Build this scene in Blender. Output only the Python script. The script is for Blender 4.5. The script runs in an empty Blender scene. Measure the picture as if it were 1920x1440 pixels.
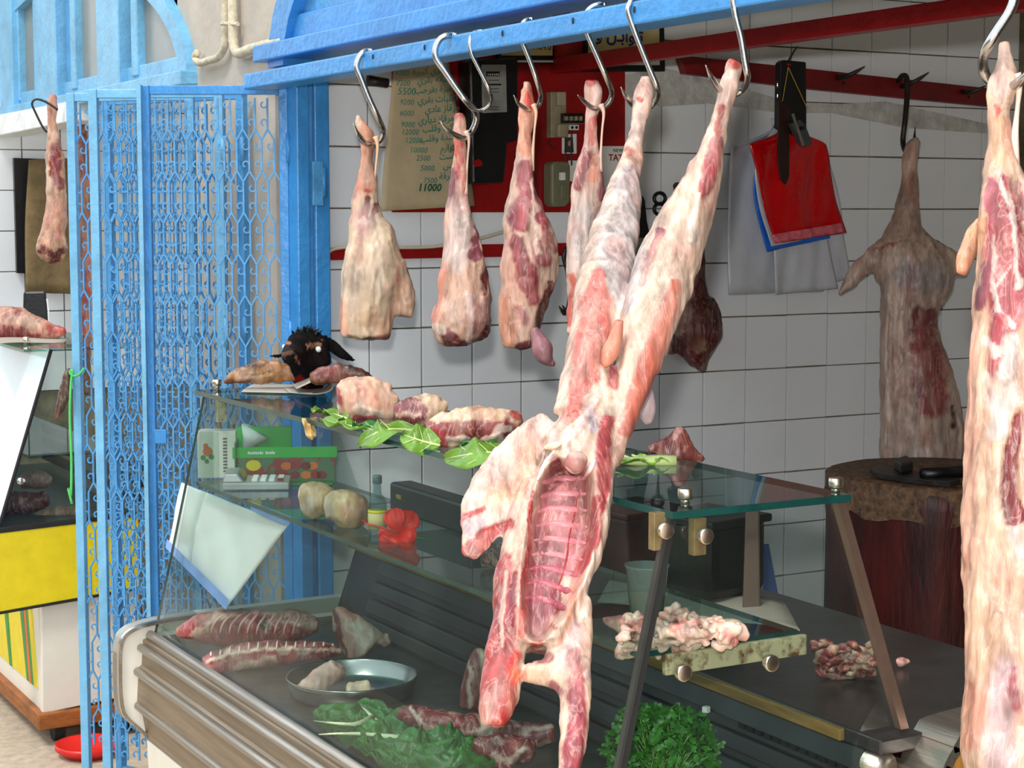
import bpy, bmesh, math, random
import numpy as np
from mathutils import Vector, Matrix
from mathutils.bvhtree import BVHTree
random.seed(7)
SC = bpy.context.scene
COL = SC.collection
# ---------------------------------------------------------------- camera
FPX = 3360.0; AZ = math.radians(29.3); PITCH = math.atan(320.0/3360.0); CAMZ = 1.58
CAM = Vector((0, 0, CAMZ))
FW = Vector((math.sin(AZ)*math.cos(PITCH), math.cos(AZ)*math.cos(PITCH), -math.sin(PITCH)))
RT = Vector((math.cos(AZ), -math.sin(AZ), 0))
UP = RT.cross(FW)
cd = bpy.data.cameras.new('camera'); cam = bpy.data.objects.new('camera', cd); COL.objects.link(cam)
cd.sensor_width = 36; cd.lens = FPX/1920*36; cd.clip_start = .02; cd.clip_end = 200
mw = Matrix.Identity(4)
for i in range(3):
    mw[i][0] = RT[i]; mw[i][1] = UP[i]; mw[i][2] = -FW[i]; mw[i][3] = CAM[i]
cam.matrix_world = mw
SC.camera = cam
# ---------------------------------------------------------------- daylight, sun, camera flash, exposure
w = bpy.data.worlds.new('sky'); SC.world = w; w.use_nodes = True
bg = w.node_tree.nodes['Background']; bg.inputs[0].default_value = (.86, .93, 1.0, 1); bg.inputs[1].default_value = 1.6
sd = bpy.data.lights.new('sun', 'SUN'); sd.energy = 1.7; sd.angle = math.radians(12); sd.color = (1, .95, .87)
so = bpy.data.objects.new('sun', sd); COL.objects.link(so)
so.rotation_euler = Vector((.55, .35, -1.0)).to_track_quat('-Z', 'Y').to_euler()
fd = bpy.data.lights.new('camera_flash', 'POINT'); fd.energy = 160; fd.shadow_soft_size = .03; fd.color = (1, .97, .93)
fo = bpy.data.objects.new('camera_flash', fd); COL.objects.link(fo)
fo.location = CAM + UP*.13 - RT*.03
vs = SC.view_settings; vs.view_transform = 'Standard'; vs.look = 'None'; vs.gamma = 1; vs.use_curve_mapping = False; vs.exposure = 0.2

# ---------------------------------------------------------------- helpers
YW = 4.05            # far side wall of the shop (tiled)
XF = 1.66            # facade line
def ray(px, py): return FW + RT*((px-960)/FPX) - UP*((py-720)/FPX)
def at_d(px, py, d): return CAM + ray(px, py)*d
def atY(px, py, Y): r = ray(px, py); return CAM + r*(Y/r.y)
def atX(px, py, X): r = ray(px, py); return CAM + r*(X/r.x)
def atZ(px, py, Z): r = ray(px, py); return CAM + r*((Z-CAMZ)/r.z)
def W(px, py, off=0): return atY(px, py, YW-off)
def proj(co):
    v = co - np.array(CAM); d = v @ np.array(FW)
    return np.stack([960+FPX*(v @ np.array(RT))/d, 720-FPX*(v @ np.array(UP))/d], 1)
def s2l(c):
    if isinstance(c, str):
        c = c.lstrip('#'); c = [int(c[i:i+2], 16) for i in (0, 2, 4)]
    c = [x/255.0 for x in c]
    return tuple(x/12.92 if x <= .04045 else ((x+.055)/1.055)**2.4 for x in c)

MATS = {}
def mat(name, col, rough=.5, metal=0.0, var=.12, scale=12, bump=.0, bscale=60, spec=.5, coat=0, stretch=(1, 1, 1), col2=None, thr=None):
    if name in MATS: return MATS[name]
    m = bpy.data.materials.new(name); m.use_nodes = True; nt = m.node_tree; N = nt.nodes; L = nt.links
    b = N['Principled BSDF']; c = s2l(col)
    tc = N.new('ShaderNodeTexCoord'); mp = N.new('ShaderNodeMapping'); L.new(tc.outputs['Object'], mp.inputs[0]); mp.inputs['Scale'].default_value = stretch
    nz = N.new('ShaderNodeTexNoise'); nz.inputs['Scale'].default_value = scale; nz.inputs['Detail'].default_value = 6; nz.inputs['Roughness'].default_value = .6
    L.new(mp.outputs[0], nz.inputs['Vector'])
    cr = N.new('ShaderNodeValToRGB')
    lo = tuple(max(0, x*(1-var*1.6)) for x in c); hi = tuple(min(1, x*(1+var)) for x in c)
    if col2 is not None: lo = s2l(col2)
    t0, t1 = thr or (.32, .68)
    cr.color_ramp.elements[0].position = t0; cr.color_ramp.elements[1].position = t1
    cr.color_ramp.elements[0].color = (*lo, 1); cr.color_ramp.elements[1].color = (*hi, 1)
    L.new(nz.outputs['Fac'], cr.inputs[0]); L.new(cr.outputs[0], b.inputs['Base Color'])
    b.inputs['Roughness'].default_value = rough; b.inputs['Metallic'].default_value = metal
    b.inputs['Specular IOR Level'].default_value = spec; b.inputs['Coat Weight'].default_value = coat
    if bump:
        n2 = N.new('ShaderNodeTexNoise'); n2.inputs['Scale'].default_value = bscale; n2.inputs['Detail'].default_value = 5
        L.new(mp.outputs[0], n2.inputs['Vector'])
        bp = N.new('ShaderNodeBump'); bp.inputs['Strength'].default_value = bump; bp.inputs['Distance'].default_value = .01
        L.new(n2.outputs['Fac'], bp.inputs['Height']); L.new(bp.outputs[0], b.inputs['Normal'])
    MATS[name] = m; return m
def meat_mat(name, fiber=(1, 1, 1), fs=40, rough=.34, bump=.45, amt=.42, vein=.22):
    if name in MATS: return MATS[name]
    m = bpy.data.materials.new(name); m.use_nodes = True; nt = m.node_tree; N = nt.nodes; L = nt.links
    b = N['Principled BSDF']
    at = N.new('ShaderNodeAttribute'); at.attribute_name = 'Col'
    tc = N.new('ShaderNodeTexCoord'); mp = N.new('ShaderNodeMapping'); L.new(tc.outputs['Object'], mp.inputs[0]); mp.inputs['Scale'].default_value = fiber
    nz = N.new('ShaderNodeTexNoise'); nz.inputs['Scale'].default_value = fs; nz.inputs['Detail'].default_value = 8; nz.inputs['Roughness'].default_value = .62
    nz.inputs['Distortion'].default_value = .6
    L.new(mp.outputs[0], nz.inputs['Vector'])
    mr = N.new('ShaderNodeMapRange'); mr.inputs[1].default_value = .3; mr.inputs[2].default_value = .7; mr.inputs[3].default_value = 1-amt; mr.inputs[4].default_value = 1+amt*.45
    L.new(nz.outputs['Fac'], mr.inputs[0])
    mx = N.new('ShaderNodeMix'); mx.data_type = 'RGBA'; mx.blend_type = 'MULTIPLY'; mx.inputs[0].default_value = 1
    L.new(at.outputs['Color'], mx.inputs[6]); L.new(mr.outputs[0], mx.inputs[7])
    n3 = N.new('ShaderNodeTexNoise'); n3.inputs['Scale'].default_value = fs*.45; n3.inputs['Detail'].default_value = 7; n3.inputs['Distortion'].default_value = 1.6
    L.new(mp.outputs[0], n3.inputs['Vector'])
    r3 = N.new('ShaderNodeValToRGB'); e = r3.color_ramp.elements
    e[0].position = .47; e[0].color = (0, 0, 0, 1); e[1].position = .5; e[1].color = (1, 1, 1, 1); e2 = r3.color_ramp.elements.new(.53); e2.color = (0, 0, 0, 1)
    L.new(n3.outputs['Fac'], r3.inputs[0])
    ml = N.new('ShaderNodeMath'); ml.operation = 'MULTIPLY'; ml.inputs[1].default_value = vein; L.new(r3.outputs[0], ml.inputs[0])
    m2 = N.new('ShaderNodeMix'); m2.data_type = 'RGBA'; m2.inputs[7].default_value = (*s2l((235, 205, 190)), 1)
    L.new(ml.outputs[0], m2.inputs[0]); L.new(mx.outputs[2], m2.inputs[6]); L.new(m2.outputs[2], b.inputs['Base Color'])
    bp = N.new('ShaderNodeBump'); bp.inputs['Strength'].default_value = bump; bp.inputs['Distance'].default_value = .006
    L.new(nz.outputs['Fac'], bp.inputs['Height']); L.new(bp.outputs[0], b.inputs['Normal'])
    b.inputs['Roughness'].default_value = rough; b.inputs['Coat Weight'].default_value = .12; b.inputs['Coat Roughness'].default_value = .25
    MATS[name] = m; return m
def glass_mat(name, tint, haze=.03, rough=.0, ior=1.45, body=(200, 215, 215)):
    m = bpy.data.materials.new(name); m.use_nodes = True; nt = m.node_tree; N = nt.nodes; L = nt.links
    N.remove(N['Principled BSDF']); out = N['Material Output']
    tr = N.new('ShaderNodeBsdfTransparent'); tr.inputs[0].default_value = (*s2l(tint), 1)
    gl = N.new('ShaderNodeBsdfGlossy'); gl.inputs['Roughness'].default_value = rough
    df = N.new('ShaderNodeBsdfDiffuse'); df.inputs[0].default_value = (*s2l(body), 1)
    tc = N.new('ShaderNodeTexCoord'); mp = N.new('ShaderNodeMapping'); mp.inputs['Scale'].default_value = (1, 1.6, .7); L.new(tc.outputs['Object'], mp.inputs[0])
    nz = N.new('ShaderNodeTexNoise'); nz.inputs['Scale'].default_value = 4; nz.inputs['Detail'].default_value = 6; L.new(mp.outputs[0], nz.inputs['Vector'])
    mr = N.new('ShaderNodeMapRange'); mr.inputs[1].default_value = .35; mr.inputs[2].default_value = .75; mr.inputs[3].default_value = haze*.4; mr.inputs[4].default_value = haze*2.2
    L.new(nz.outputs['Fac'], mr.inputs[0])
    a = N.new('ShaderNodeMixShader'); L.new(mr.outputs[0], a.inputs[0]); L.new(tr.outputs[0], a.inputs[1]); L.new(df.outputs[0], a.inputs[2])
    fr = N.new('ShaderNodeFresnel'); fr.inputs[0].default_value = ior
    ge = N.new('ShaderNodeNewGeometry'); su = N.new('ShaderNodeMath'); su.operation = 'SUBTRACT'; su.inputs[0].default_value = 1; L.new(ge.outputs['Backfacing'], su.inputs[1])
    mu = N.new('ShaderNodeMath'); mu.operation = 'MULTIPLY'; L.new(fr.outputs[0], mu.inputs[0]); L.new(su.outputs[0], mu.inputs[1])
    bm_ = N.new('ShaderNodeMixShader'); L.new(mu.outputs[0], bm_.inputs[0]); L.new(a.outputs[0], bm_.inputs[1]); L.new(gl.outputs[0], bm_.inputs[2])
    L.new(bm_.outputs[0], out.inputs[0]); MATS[name] = m; return m

ORG = {}
def tag(o, label, cat, group=None, kind=None):
    if label: o['label'] = label
    if cat: o['category'] = cat
    if group: o['group'] = group
    if kind: o['kind'] = kind
    return o
def thing(name, label, cat, loc, group=None, rz=0):
    o = bpy.data.objects.new(name, None); COL.objects.link(o); o.location = loc; o.rotation_euler = (0, 0, rz)
    o.empty_display_size = .05
    ORG[o] = Vector(loc); return tag(o, label, cat, group)
def link(name, me, parent=None, loc=None, label=None):
    """me in world coordinates; parts are moved into the frame of their thing"""
    o = bpy.data.objects.new(name, me); COL.objects.link(o)
    if parent is not None:
        org = ORG[parent]; me.transform(Matrix.Translation(-org)); o.parent = parent; ORG[o] = org
    else:
        if loc is None:
            co = np.empty(len(me.vertices)*3); me.vertices.foreach_get('co', co); co = co.reshape(-1, 3)
            a, b = co.min(0), co.max(0); loc = Vector(((a[0]+b[0])/2, (a[1]+b[1])/2, a[2]))
        me.transform(Matrix.Translation(-Vector(loc))); o.location = loc; ORG[o] = Vector(loc)
    if label: o['label'] = label
    return o
class MB:
    """collects shapes into one mesh, world coordinates"""
    def __init__(s): s.v = []; s.f = []; s.mi = []; s.cur = 0
    def add(s, vs, fs):
        n = len(s.v); s.v += [tuple(x) for x in vs]; s.f += [tuple(i+n for i in f) for f in fs]; s.mi += [s.cur]*len(fs); return s
    def box(s, a, b):
        x0, y0, z0 = a; x1, y1, z1 = b
        return s.add([(x0, y0, z0), (x1, y0, z0), (x1, y1, z0), (x0, y1, z0), (x0, y0, z1), (x1, y0, z1), (x1, y1, z1), (x0, y1, z1)],
                     [(0, 3, 2, 1), (4, 5, 6, 7), (0, 1, 5, 4), (1, 2, 6, 5), (2, 3, 7, 6), (3, 0, 4, 7)])
    def hexa(s, p):   # 8 points: bottom 4 then top 4
        return s.add(p, [(0, 3, 2, 1), (4, 5, 6, 7), (0, 1, 5, 4), (1, 2, 6, 5), (2, 3, 7, 6), (3, 0, 4, 7)])
    def prism(s, pts, ext):   # polygon extruded by vector
        n = len(pts); e = Vector(ext); P = [Vector(p) for p in pts]
        return s.add(P+[p+e for p in P], [tuple(range(n))[::-1], tuple(range(n, 2*n))]+[(i, (i+1) % n, n+(i+1) % n, n+i) for i in range(n)])
    def tube(s, path, r, n=8, caps=True, flat=None):
        P = [Vector(p) for p in path]; m = len(P); R = r if isinstance(r, (list, tuple)) else [r]*m
        vs, fs = [], []; prev = None
        for i in range(m):
            t = (P[min(i+1, m-1)]-P[max(i-1, 0)]).normalized()
            if prev is None:
                u = t.orthogonal().normalized()
                if flat is not None:
                    u = (flat - t*flat.dot(t)).normalized()
            else:
                u = (prev - t*prev.dot(t))
                u = u.normalized() if u.length > 1e-6 else t.orthogonal().normalized()
            prev = u; v = t.cross(u)
            for k in range(n):
                a = 2*math.pi*(k+.5)/n
                vs.append(P[i]+(u*math.cos(a)+v*math.sin(a))*R[i])
        for i in range(m-1):
            for k in range(n):
                k2 = (k+1) % n; fs.append((i*n+k, i*n+k2, (i+1)*n+k2, (i+1)*n+k))
        if caps: fs += [tuple(range(n))[::-1], tuple(range((m-1)*n, m*n))]
        return s.add(vs, fs)
    def cyl(s, p0, p1, r, n=16, r1=None): return s.tube([p0, p1], [r, r if r1 is None else r1], n)
    def lathe(s, prof, c, n=24, axis='Z'):
        c = Vector(c); vs, fs = [], []; m = len(prof)
        for (r, z) in prof:
            for k in range(n):
                a = 2*math.pi*k/n; vs.append(c+Vector((r*math.cos(a), r*math.sin(a), z)))
        for i in range(m-1):
            for k in range(n):
                k2 = (k+1) % n; fs.append((i*n+k, i*n+k2, (i+1)*n+k2, (i+1)*n+k))
        if prof[0][0] > 1e-5: fs.append(tuple(range(n))[::-1])
        if prof[-1][0] > 1e-5: fs.append(tuple(range((m-1)*n, m*n)))
        return s.add(vs, fs)
    def sphere(s, c, r, nu=14, nv=9, sc=(1, 1, 1)):
        prof = [(max(1e-4, math.sin(math.pi*i/nv))*r, -math.cos(math.pi*i/nv)*r) for i in range(nv+1)]
        n0 = len(s.v); s.lathe(prof, (0, 0, 0), nu); c = Vector(c)
        for i in range(n0, len(s.v)):
            x, y, z = s.v[i]; s.v[i] = (c.x+x*sc[0], c.y+y*sc[1], c.z+z*sc[2])
        return s
    def mesh(s, name, mats, smooth=False, bevel=0, weld=True):
        me = bpy.data.meshes.new(name); me.from_pydata(s.v, [], s.f)
        mats = mats if isinstance(mats, (list, tuple)) else [mats]
        for m in mats: me.materials.append(m)
        if len(mats) > 1: me.polygons.foreach_set('material_index', s.mi)
        bm = bmesh.new(); bm.from_mesh(me)
        if weld: bmesh.ops.remove_doubles(bm, verts=bm.verts, dist=1e-6)
        bmesh.ops.recalc_face_normals(bm, faces=bm.faces)
        if bevel: bmesh.ops.bevel(bm, geom=list(bm.edges), offset=bevel, segments=2, affect='EDGES', profile=.5, clamp_overlap=True)
        bm.to_mesh(me); bm.free()
        if smooth:
            me.shade_smooth()
            if smooth == 'angle': me.set_sharp_from_angle(angle=math.radians(40))
        me.update(); return me
    def obj(s, name, mats, parent=None, smooth=False, bevel=0, label=None, loc=None):
        return link(name, s.mesh(name, mats, smooth, bevel), parent, loc, label)
def struct(o): o['kind'] = 'structure'; return o
def catmull(P, n):
    """resample control points (tuples of numbers) through a Catmull-Rom spline"""
    A = np.array(P, float)
    if len(A) < 3:
        t = np.linspace(0, 1, n)[:, None]; return A[0]*(1-t)+A[-1]*t
    B = np.vstack([2*A[0]-A[1], A, 2*A[-1]-A[-2]]); out = []; m = len(A)-1
    for u in np.linspace(0, m-1e-6, n):
        i = int(u); t = u-i; p0, p1, p2, p3 = B[i:i+4]
        out.append(.5*((2*p1)+(-p0+p2)*t+(2*p0-5*p1+4*p2-p3)*t*t+(-p0+3*p1-3*p2+p3)*t**3))
    return np.array(out)
def vnoise(P, seed=0):
    P = P+np.array([17.3, 9.1, 4.7])*seed+1000.0; I = np.floor(P).astype(np.int64); F = P-I; F = F*F*(3-2*F)
    def h(a, b, c):
        n = (a*374761393+b*668265263+c*2147483647+seed*1274126177) & 0xffffffff
        n = ((n ^ (n >> 13))*1274126177) & 0xffffffff
        return ((n ^ (n >> 16)) & 0xffff)/32767.5-1
    r = 0
    for dx in (0, 1):
        for dy in (0, 1):
            for dz in (0, 1):
                wgt = (F[:, 0] if dx else 1-F[:, 0])*(F[:, 1] if dy else 1-F[:, 1])*(F[:, 2] if dz else 1-F[:, 2])
                r = r+wgt*h(I[:, 0]+dx, I[:, 1]+dy, I[:, 2]+dz)
    return r
def fbm(P, seed=0, o=3): return sum(vnoise(P*2**k, seed+k)*.5**k for k in range(o))
def stroke_w(P, path, soft):
    best = np.full(len(P), 1e9)
    for i in range(max(1, len(path)-1)):
        a = path[i]; b = path[min(i+1, len(path)-1)]
        a2, b2 = np.array(a[:2], float), np.array(b[:2], float); ab = b2-a2; L2 = float(ab@ab) or 1.0
        t = np.clip(((P-a2)@ab)/L2, 0, 1); d = np.hypot(*(P-(a2+t[:, None]*ab)).T); w_ = a[2]*(1-t)+b[2]*t
        best = np.minimum(best, d/np.maximum(w_, .5))
    x = np.clip((1+soft-best)/(2*soft), 0, 1); return x*x*(3-2*x)
def meat_mesh(name, pieces, d, base, strokes=(), voxel=.004, smooth=5, lump=(.003, 30), m=None, warp=7, ratio=.8, fine=.0, var=1.0):
    dd_ = (lambda y: d) if not isinstance(d, (list, tuple)) else (lambda y: float(np.interp(y, [q[0] for q in d], [q[1] for q in d])))
    mb = MB()
    for pc in pieces:
        P = [(p[0], p[1], p[2], p[3] if len(p) > 3 and p[3] is not None else ratio, p[4] if len(p) > 4 else 0) for p in pc]
        S = catmull(P, max(6, len(P)*4)); n = 16; vs, fs = [], []; K = len(S)
        pts = [at_d(s_[0], s_[1], dd_(s_[1])+s_[4]) for s_ in S]
        rows = []
        for i in range(K):
            t = (pts[min(i+1, K-1)]-pts[max(i-1, 0)]).normalized()
            u = t.cross(FW).normalized(); v = u.cross(t).normalized()
            r = max(S[i][2], 1)*dd_(S[i][1])/FPX; rows.append((pts[i], u, v, r, r*S[i][3], t))
        ext = []
        p, u, v, r, q, t = rows[0]; ext += [(p-t*r*.16*c0, u, v, r*c1, q*c1) for c0, c1 in ((.75, .3), (.6, .6), (.3, .88))]
        ext += [x[:5] for x in rows]
        p, u, v, r, q, t = rows[-1]; ext += [(p+t*r*.16*c0, u, v, r*c1, q*c1) for c0, c1 in ((.3, .88), (.6, .6), (.75, .3))]
        for (p, u, v, r, q) in ext:
            for k in range(n):
                a = 2*math.pi*k/n; vs.append(p+u*math.cos(a)*r+v*math.sin(a)*q)
        K = len(ext)
        for i in range(K-1):
            for k in range(n):
                k2 = (k+1) % n; fs.append((i*n+k, i*n+k2, (i+1)*n+k2, (i+1)*n+k))
        fs += [tuple(range(n))[::-1], tuple(range((K-1)*n, K*n))]
        mb.add(vs, fs)
    me0 = mb.mesh('tmp', [], weld=False)
    tmp = bpy.data.objects.new('tmp', me0); COL.objects.link(tmp)
    md = tmp.modifiers.new('r', 'REMESH'); md.mode = 'VOXEL'; md.voxel_size = voxel
    ms = tmp.modifiers.new('s', 'SMOOTH'); ms.factor = .5; ms.iterations = smooth
    dg = bpy.context.evaluated_depsgraph_get()
    me = bpy.data.meshes.new_from_object(tmp.evaluated_get(dg)); bpy.data.objects.remove(tmp); bpy.data.meshes.remove(me0)
    me.name = name
    return finish_meat(me, base, strokes, lump, m, warp, fine, var)
def finish_meat(me, base, strokes, lump, m, warp, fine=0, var=1.0):
    N = len(me.vertices); co = np.empty(N*3); me.vertices.foreach_get('co', co); co = co.reshape(-1, 3)
    no = np.empty(N*3); me.vertex_normals.foreach_get('vector', no); no = no.reshape(-1, 3)
    sd_ = abs(hash(me.name)) % 50 if False else len(me.name)
    co = co+no*(lump[0]*fbm(co*lump[1], sd_))[:, None]
    fib = fbm(co*np.array([62, 62, 11]), sd_+5, 3); pat = fbm(co*np.array([26, 26, 14]), sd_+9, 3)
    fib2 = fbm(co*np.array([150, 150, 26]), sd_+13, 2); co = co+no*(lump[0]*(.75*fib+.25*fib2))[:, None]
    if fine: co = co+no*(fine*fbm(co*lump[1]*5, sd_+3, 2))[:, None]
    px = proj(co)
    mpp = float(np.mean((co-np.array(CAM))@np.array(FW)))/FPX
    wp = np.stack([fbm(co*45, 3+sd_), fbm(co*45, 8+sd_)], 1)*warp
    pw = px+wp
    V = co-np.array(CAM); V /= np.linalg.norm(V, axis=1)[:, None]
    face = np.clip(-(no*V).sum(1)*1.6, 0, 1)
    C = np.tile(np.array(s2l(base)), (N, 1))
    for st in strokes:
        col, al, soft, rel, path = st
        if rel:
            wt = stroke_w(px, path, soft); co = co-V*(rel*wt*face)[:, None]
        if col is not None:
            wt = (stroke_w(pw, path, soft*(.6 if al >= .85 else 1))*al)[:, None]; C = C*(1-wt)+np.array(s2l(col))*wt
    k1 = np.clip(pat*1.1-.12, 0, .55)[:, None]*var; lum = C.mean(1)[:, None]
    pinkish = np.where(lum > .28, np.array([.60, .235, .19]), np.array([.50, .24, .22])); k1 = k1*np.where(lum > .28, .75, .4); C = C*(1-k1)+pinkish*k1
    k2 = np.clip(-pat*1.1-.18, 0, .5)[:, None]*var; C = C*(1-k2*.5)+np.array([.74, .62, .52])*k2*.5*np.where(lum > .1, 1, .3)
    C = C*(1+var*(.30*fib+.16*fib2))[:, None]*np.array([.72, .66, .63])
    me.vertices.foreach_set('co', co.ravel())
    ca = me.color_attributes.get('Col') or me.color_attributes.new('Col', 'FLOAT_COLOR', 'POINT')
    ca.data.foreach_set('color', np.hstack([np.clip(C, 0, 1), np.ones((N, 1))]).ravel())
    me.materials.clear(); me.materials.append(m or meat_mat('meat'))
    me.shade_smooth(); me.update(); return me
def flat_col(me, col):
    N = len(me.vertices); ca = me.color_attributes.new('Col', 'FLOAT_COLOR', 'POINT')
    ca.data.foreach_set('color', np.tile(np.array([*s2l(col), 1]), N)); return me
def surf_tube(me, path, r, lift=.0, n=8, k=14):
    """tube following pixels over a mesh surface"""
    bvh = BVHTree.FromPolygons([v.co for v in me.vertices], [p.vertices for p in me.polygons])
    S = catmull(path, k); pts = []
    for s_ in S:
        h = bvh.ray_cast(CAM, ray(s_[0], s_[1]).normalized())
        if h[0] is not None: pts.append(h[0]-ray(s_[0], s_[1]).normalized()*lift)
    mb = MB()
    if len(pts) > 2:
        K = len(pts); mb.tube(pts, [r*max(.12, math.sin(math.pi*(i+.25)/(K-.5))**.5) for i in range(K)], n)
    return mb
def ruled(Lp, Rp, nu, nv, disp=None, thick=.001, m=None, name='sheet', nrm=None):
    """thin sheet between a left and a right poly-line of world points"""
    A = catmull([tuple(p) for p in Lp], nv+1); B = catmull([tuple(p) for p in Rp], nv+1)
    if nrm is None: nrm = -FW
    vs, fs = [], []
    for side in (0, 1):
        for j in range(nv+1):
            for i in range(nu+1):
                u, v = i/nu, j/nv; p = Vector(A[j]*(1-u)+B[j]*u)
                o = (disp(u, v) if disp else 0)+(thick if side == 0 else 0); vs.append(p+nrm*o)
    K = (nu+1)*(nv+1)
    for j in range(nv):
        for i in range(nu):
            a = j*(nu+1)+i; fs.append((a, a+1, a+nu+2, a+nu+1)); fs.append((K+a, K+a+nu+1, K+a+nu+2, K+a+1))
    for i in range(nu):
        fs.append((i, K+i, K+i+1, i+1)); a = nv*(nu+1)+i; fs.append((a, a+1, K+a+1, K+a))
    for j in range(nv):
        a = j*(nu+1); b = a+nu+1; fs.append((a, b, K+b, K+a)); a += nu; b += nu; fs.append((a, K+a, K+b, b))
    mb = MB(); mb.add(vs, fs); return mb
AR = {'ا': (0xFE8D, 2), 'ب': (0xFE8F, 4), 'ة': (0xFE93, 2), 'ت': (0xFE95, 4), 'ج': (0xFE9D, 4), 'ح': (0xFEA1, 4), 'خ': (0xFEA5, 4), 'د': (0xFEA9, 2),
      'ر': (0xFEAD, 2), 'ز': (0xFEAF, 2), 'س': (0xFEB1, 4), 'ش': (0xFEB5, 4), 'ع': (0xFEC9, 4), 'ف': (0xFED1, 4), 'ق': (0xFED5, 4), 'ك': (0xFED9, 4),
      'ل': (0xFEDD, 4), 'م': (0xFEE1, 4), 'ن': (0xFEE5, 4), 'ه': (0xFEE9, 4), 'و': (0xFEED, 2), 'ي': (0xFEF1, 4)}
def arabic(s):
    out = []
    for i, c in enumerate(s):
        if c not in AR: out.append(c); continue
        b, n = AR[c]
        pj = i > 0 and s[i-1] in AR and AR[s[i-1]][1] == 4
        nj = n == 4 and i+1 < len(s) and (s[i+1] in AR or s[i+1] == 'ـ')
        out.append(chr(b+(3 if pj and nj else 1 if pj else 2 if nj else 0)))
    return ''.join(out[::-1])
def text(s, pos, size, m, parent, name='lettering', xd=(1, 0, 0), yd=(0, 0, 1), align='LEFT', shear=0, bold=0, sx=1):
    c = bpy.data.curves.new('t', 'FONT'); c.body = s; c.size = size; c.align_x = align; c.shear = shear; c.extrude = .0004; c.offset = bold; c.resolution_u = 2
    o = bpy.data.objects.new('t', c); COL.objects.link(o)
    dg = bpy.context.evaluated_depsgraph_get(); me = bpy.data.meshes.new_from_object(o.evaluated_get(dg)); bpy.data.objects.remove(o)
    X = Vector(xd).normalized(); Y = Vector(yd).normalized(); Z = X.cross(Y)
    M = Matrix.Identity(4)
    for i in range(3): M[i][0] = X[i]*sx; M[i][1] = Y[i]; M[i][2] = Z[i]; M[i][3] = pos[i]
    me.transform(M); me.materials.clear(); me.materials.append(m); me.name = name
    return link(name, me, parent)
# ================================================================ materials
BLUE = mat('blue_paint', (58, 138, 204), .34, 0, .10, 9, .25, 55)
BLUE2 = mat('blue_paint_old', (80, 152, 206), .4, 0, .14, 14, .3, 70)
PALEBLUE = mat('pale_blue_paint', (116, 178, 214), .38, 0, .12, 12, .25, 60)
TILE = mat('white_tile', (238, 242, 247), .16, 0, .03, 3, .05, 9)
GROUT = mat('grout', (140, 130, 110), .9, 0, .25, 20, .3, 80)
PLASTER = mat('plaster', (186, 177, 164), .85, 0, .08, 6, .3, 30)
ROUGHPL = mat('rough_plaster', (204, 204, 200), .9, 0, .2, 18, .9, 28)
CEIL = mat('ceiling_paint', (232, 230, 224), .9, 0, .06, 5)
FLOOR = mat('terrazzo', (206, 186, 156), .6, 0, .22, 140, .05, 200)
STREET = mat('pavement', (184, 168, 146), .8, 0, .15, 30, .2, 90)
RED = mat('red_paint', (150, 6, 10), .38, 0, .14, 10, .2, 40)
REDD = mat('dark_red_paint', (118, 10, 14), .45, 0, .2, 14, .25, 50)
CHROME = mat('steel', (196, 194, 190), .22, 1, .08, 30, .05, 120)
DARKM = mat('dark_steel', (74, 76, 78), .32, .85, .2, 10, .06, 60, stretch=(1, .2, 1))
ALU = mat('aluminium', (178, 170, 158), .34, .9, .12, 20, .1, 60, stretch=(8, .3, 8))
ALUD = mat('dull_aluminium', (150, 134, 114), .42, .7, .15, 12, .1, 60, stretch=(8, .3, 8))
IRON = mat('dark_iron', (66, 62, 60), .45, .8, .2, 30, .2, 90)
BRASS = mat('brass', (214, 204, 188), .28, 1, .1, 30)
WHITEP = mat('white_enamel', (228, 224, 212), .35, 0, .05, 4, .03, 30)
CREAM = mat('cream_panel', (226, 214, 186), .45, 0, .06, 5)
BLACK = mat('black_plastic', (14, 15, 18), .4, 0, .3, 20, .1, 80)
BLACKR = mat('black_rubber', (24, 24, 26), .7, 0, .2, 20)
WOODO = mat('oak', (196, 140, 66), .42, 0, .2, 10, .1, 40, stretch=(6, 6, .6))
WOODB = mat('brown_wood', (150, 88, 34), .6, 0, .25, 14, .2, 50, stretch=(1, 1, 6))
PAPER = mat('kraft_paper', (190, 172, 138), .85, 0, .07, 14, .2, 40)
PAPER2 = mat('grey_paper', (172, 162, 148), .85, 0, .08, 12, .2, 40)
WPAPER = mat('white_paper', (232, 232, 228), .6, 0, .03, 6, .1, 20)
RUST = mat('rusted_cream_metal', (176, 164, 132), .55, .2, .3, 40, .2, 80, col2=(104, 66, 30), thr=(.38, .52))
GLASS = glass_mat('case_glass', (238, 244, 242), .006)
TOPGLASS = glass_mat('top_glass', (200, 222, 218), .008, ior=1.5)
GEDGE = mat('glass_edge', (22, 66, 62), .12, 0, .2, 20)
PANE = mat('dusty_pane', (132, 136, 130), .25, 0, .12, 5)
YEL = mat('yellow_paint', (226, 204, 20), .45, 0, .06, 20, .05, 60)
GREENP = mat('green_paint', (50, 140, 66), .5)
ORANGEP = mat('orange_paint', (224, 108, 40), .5)

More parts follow.
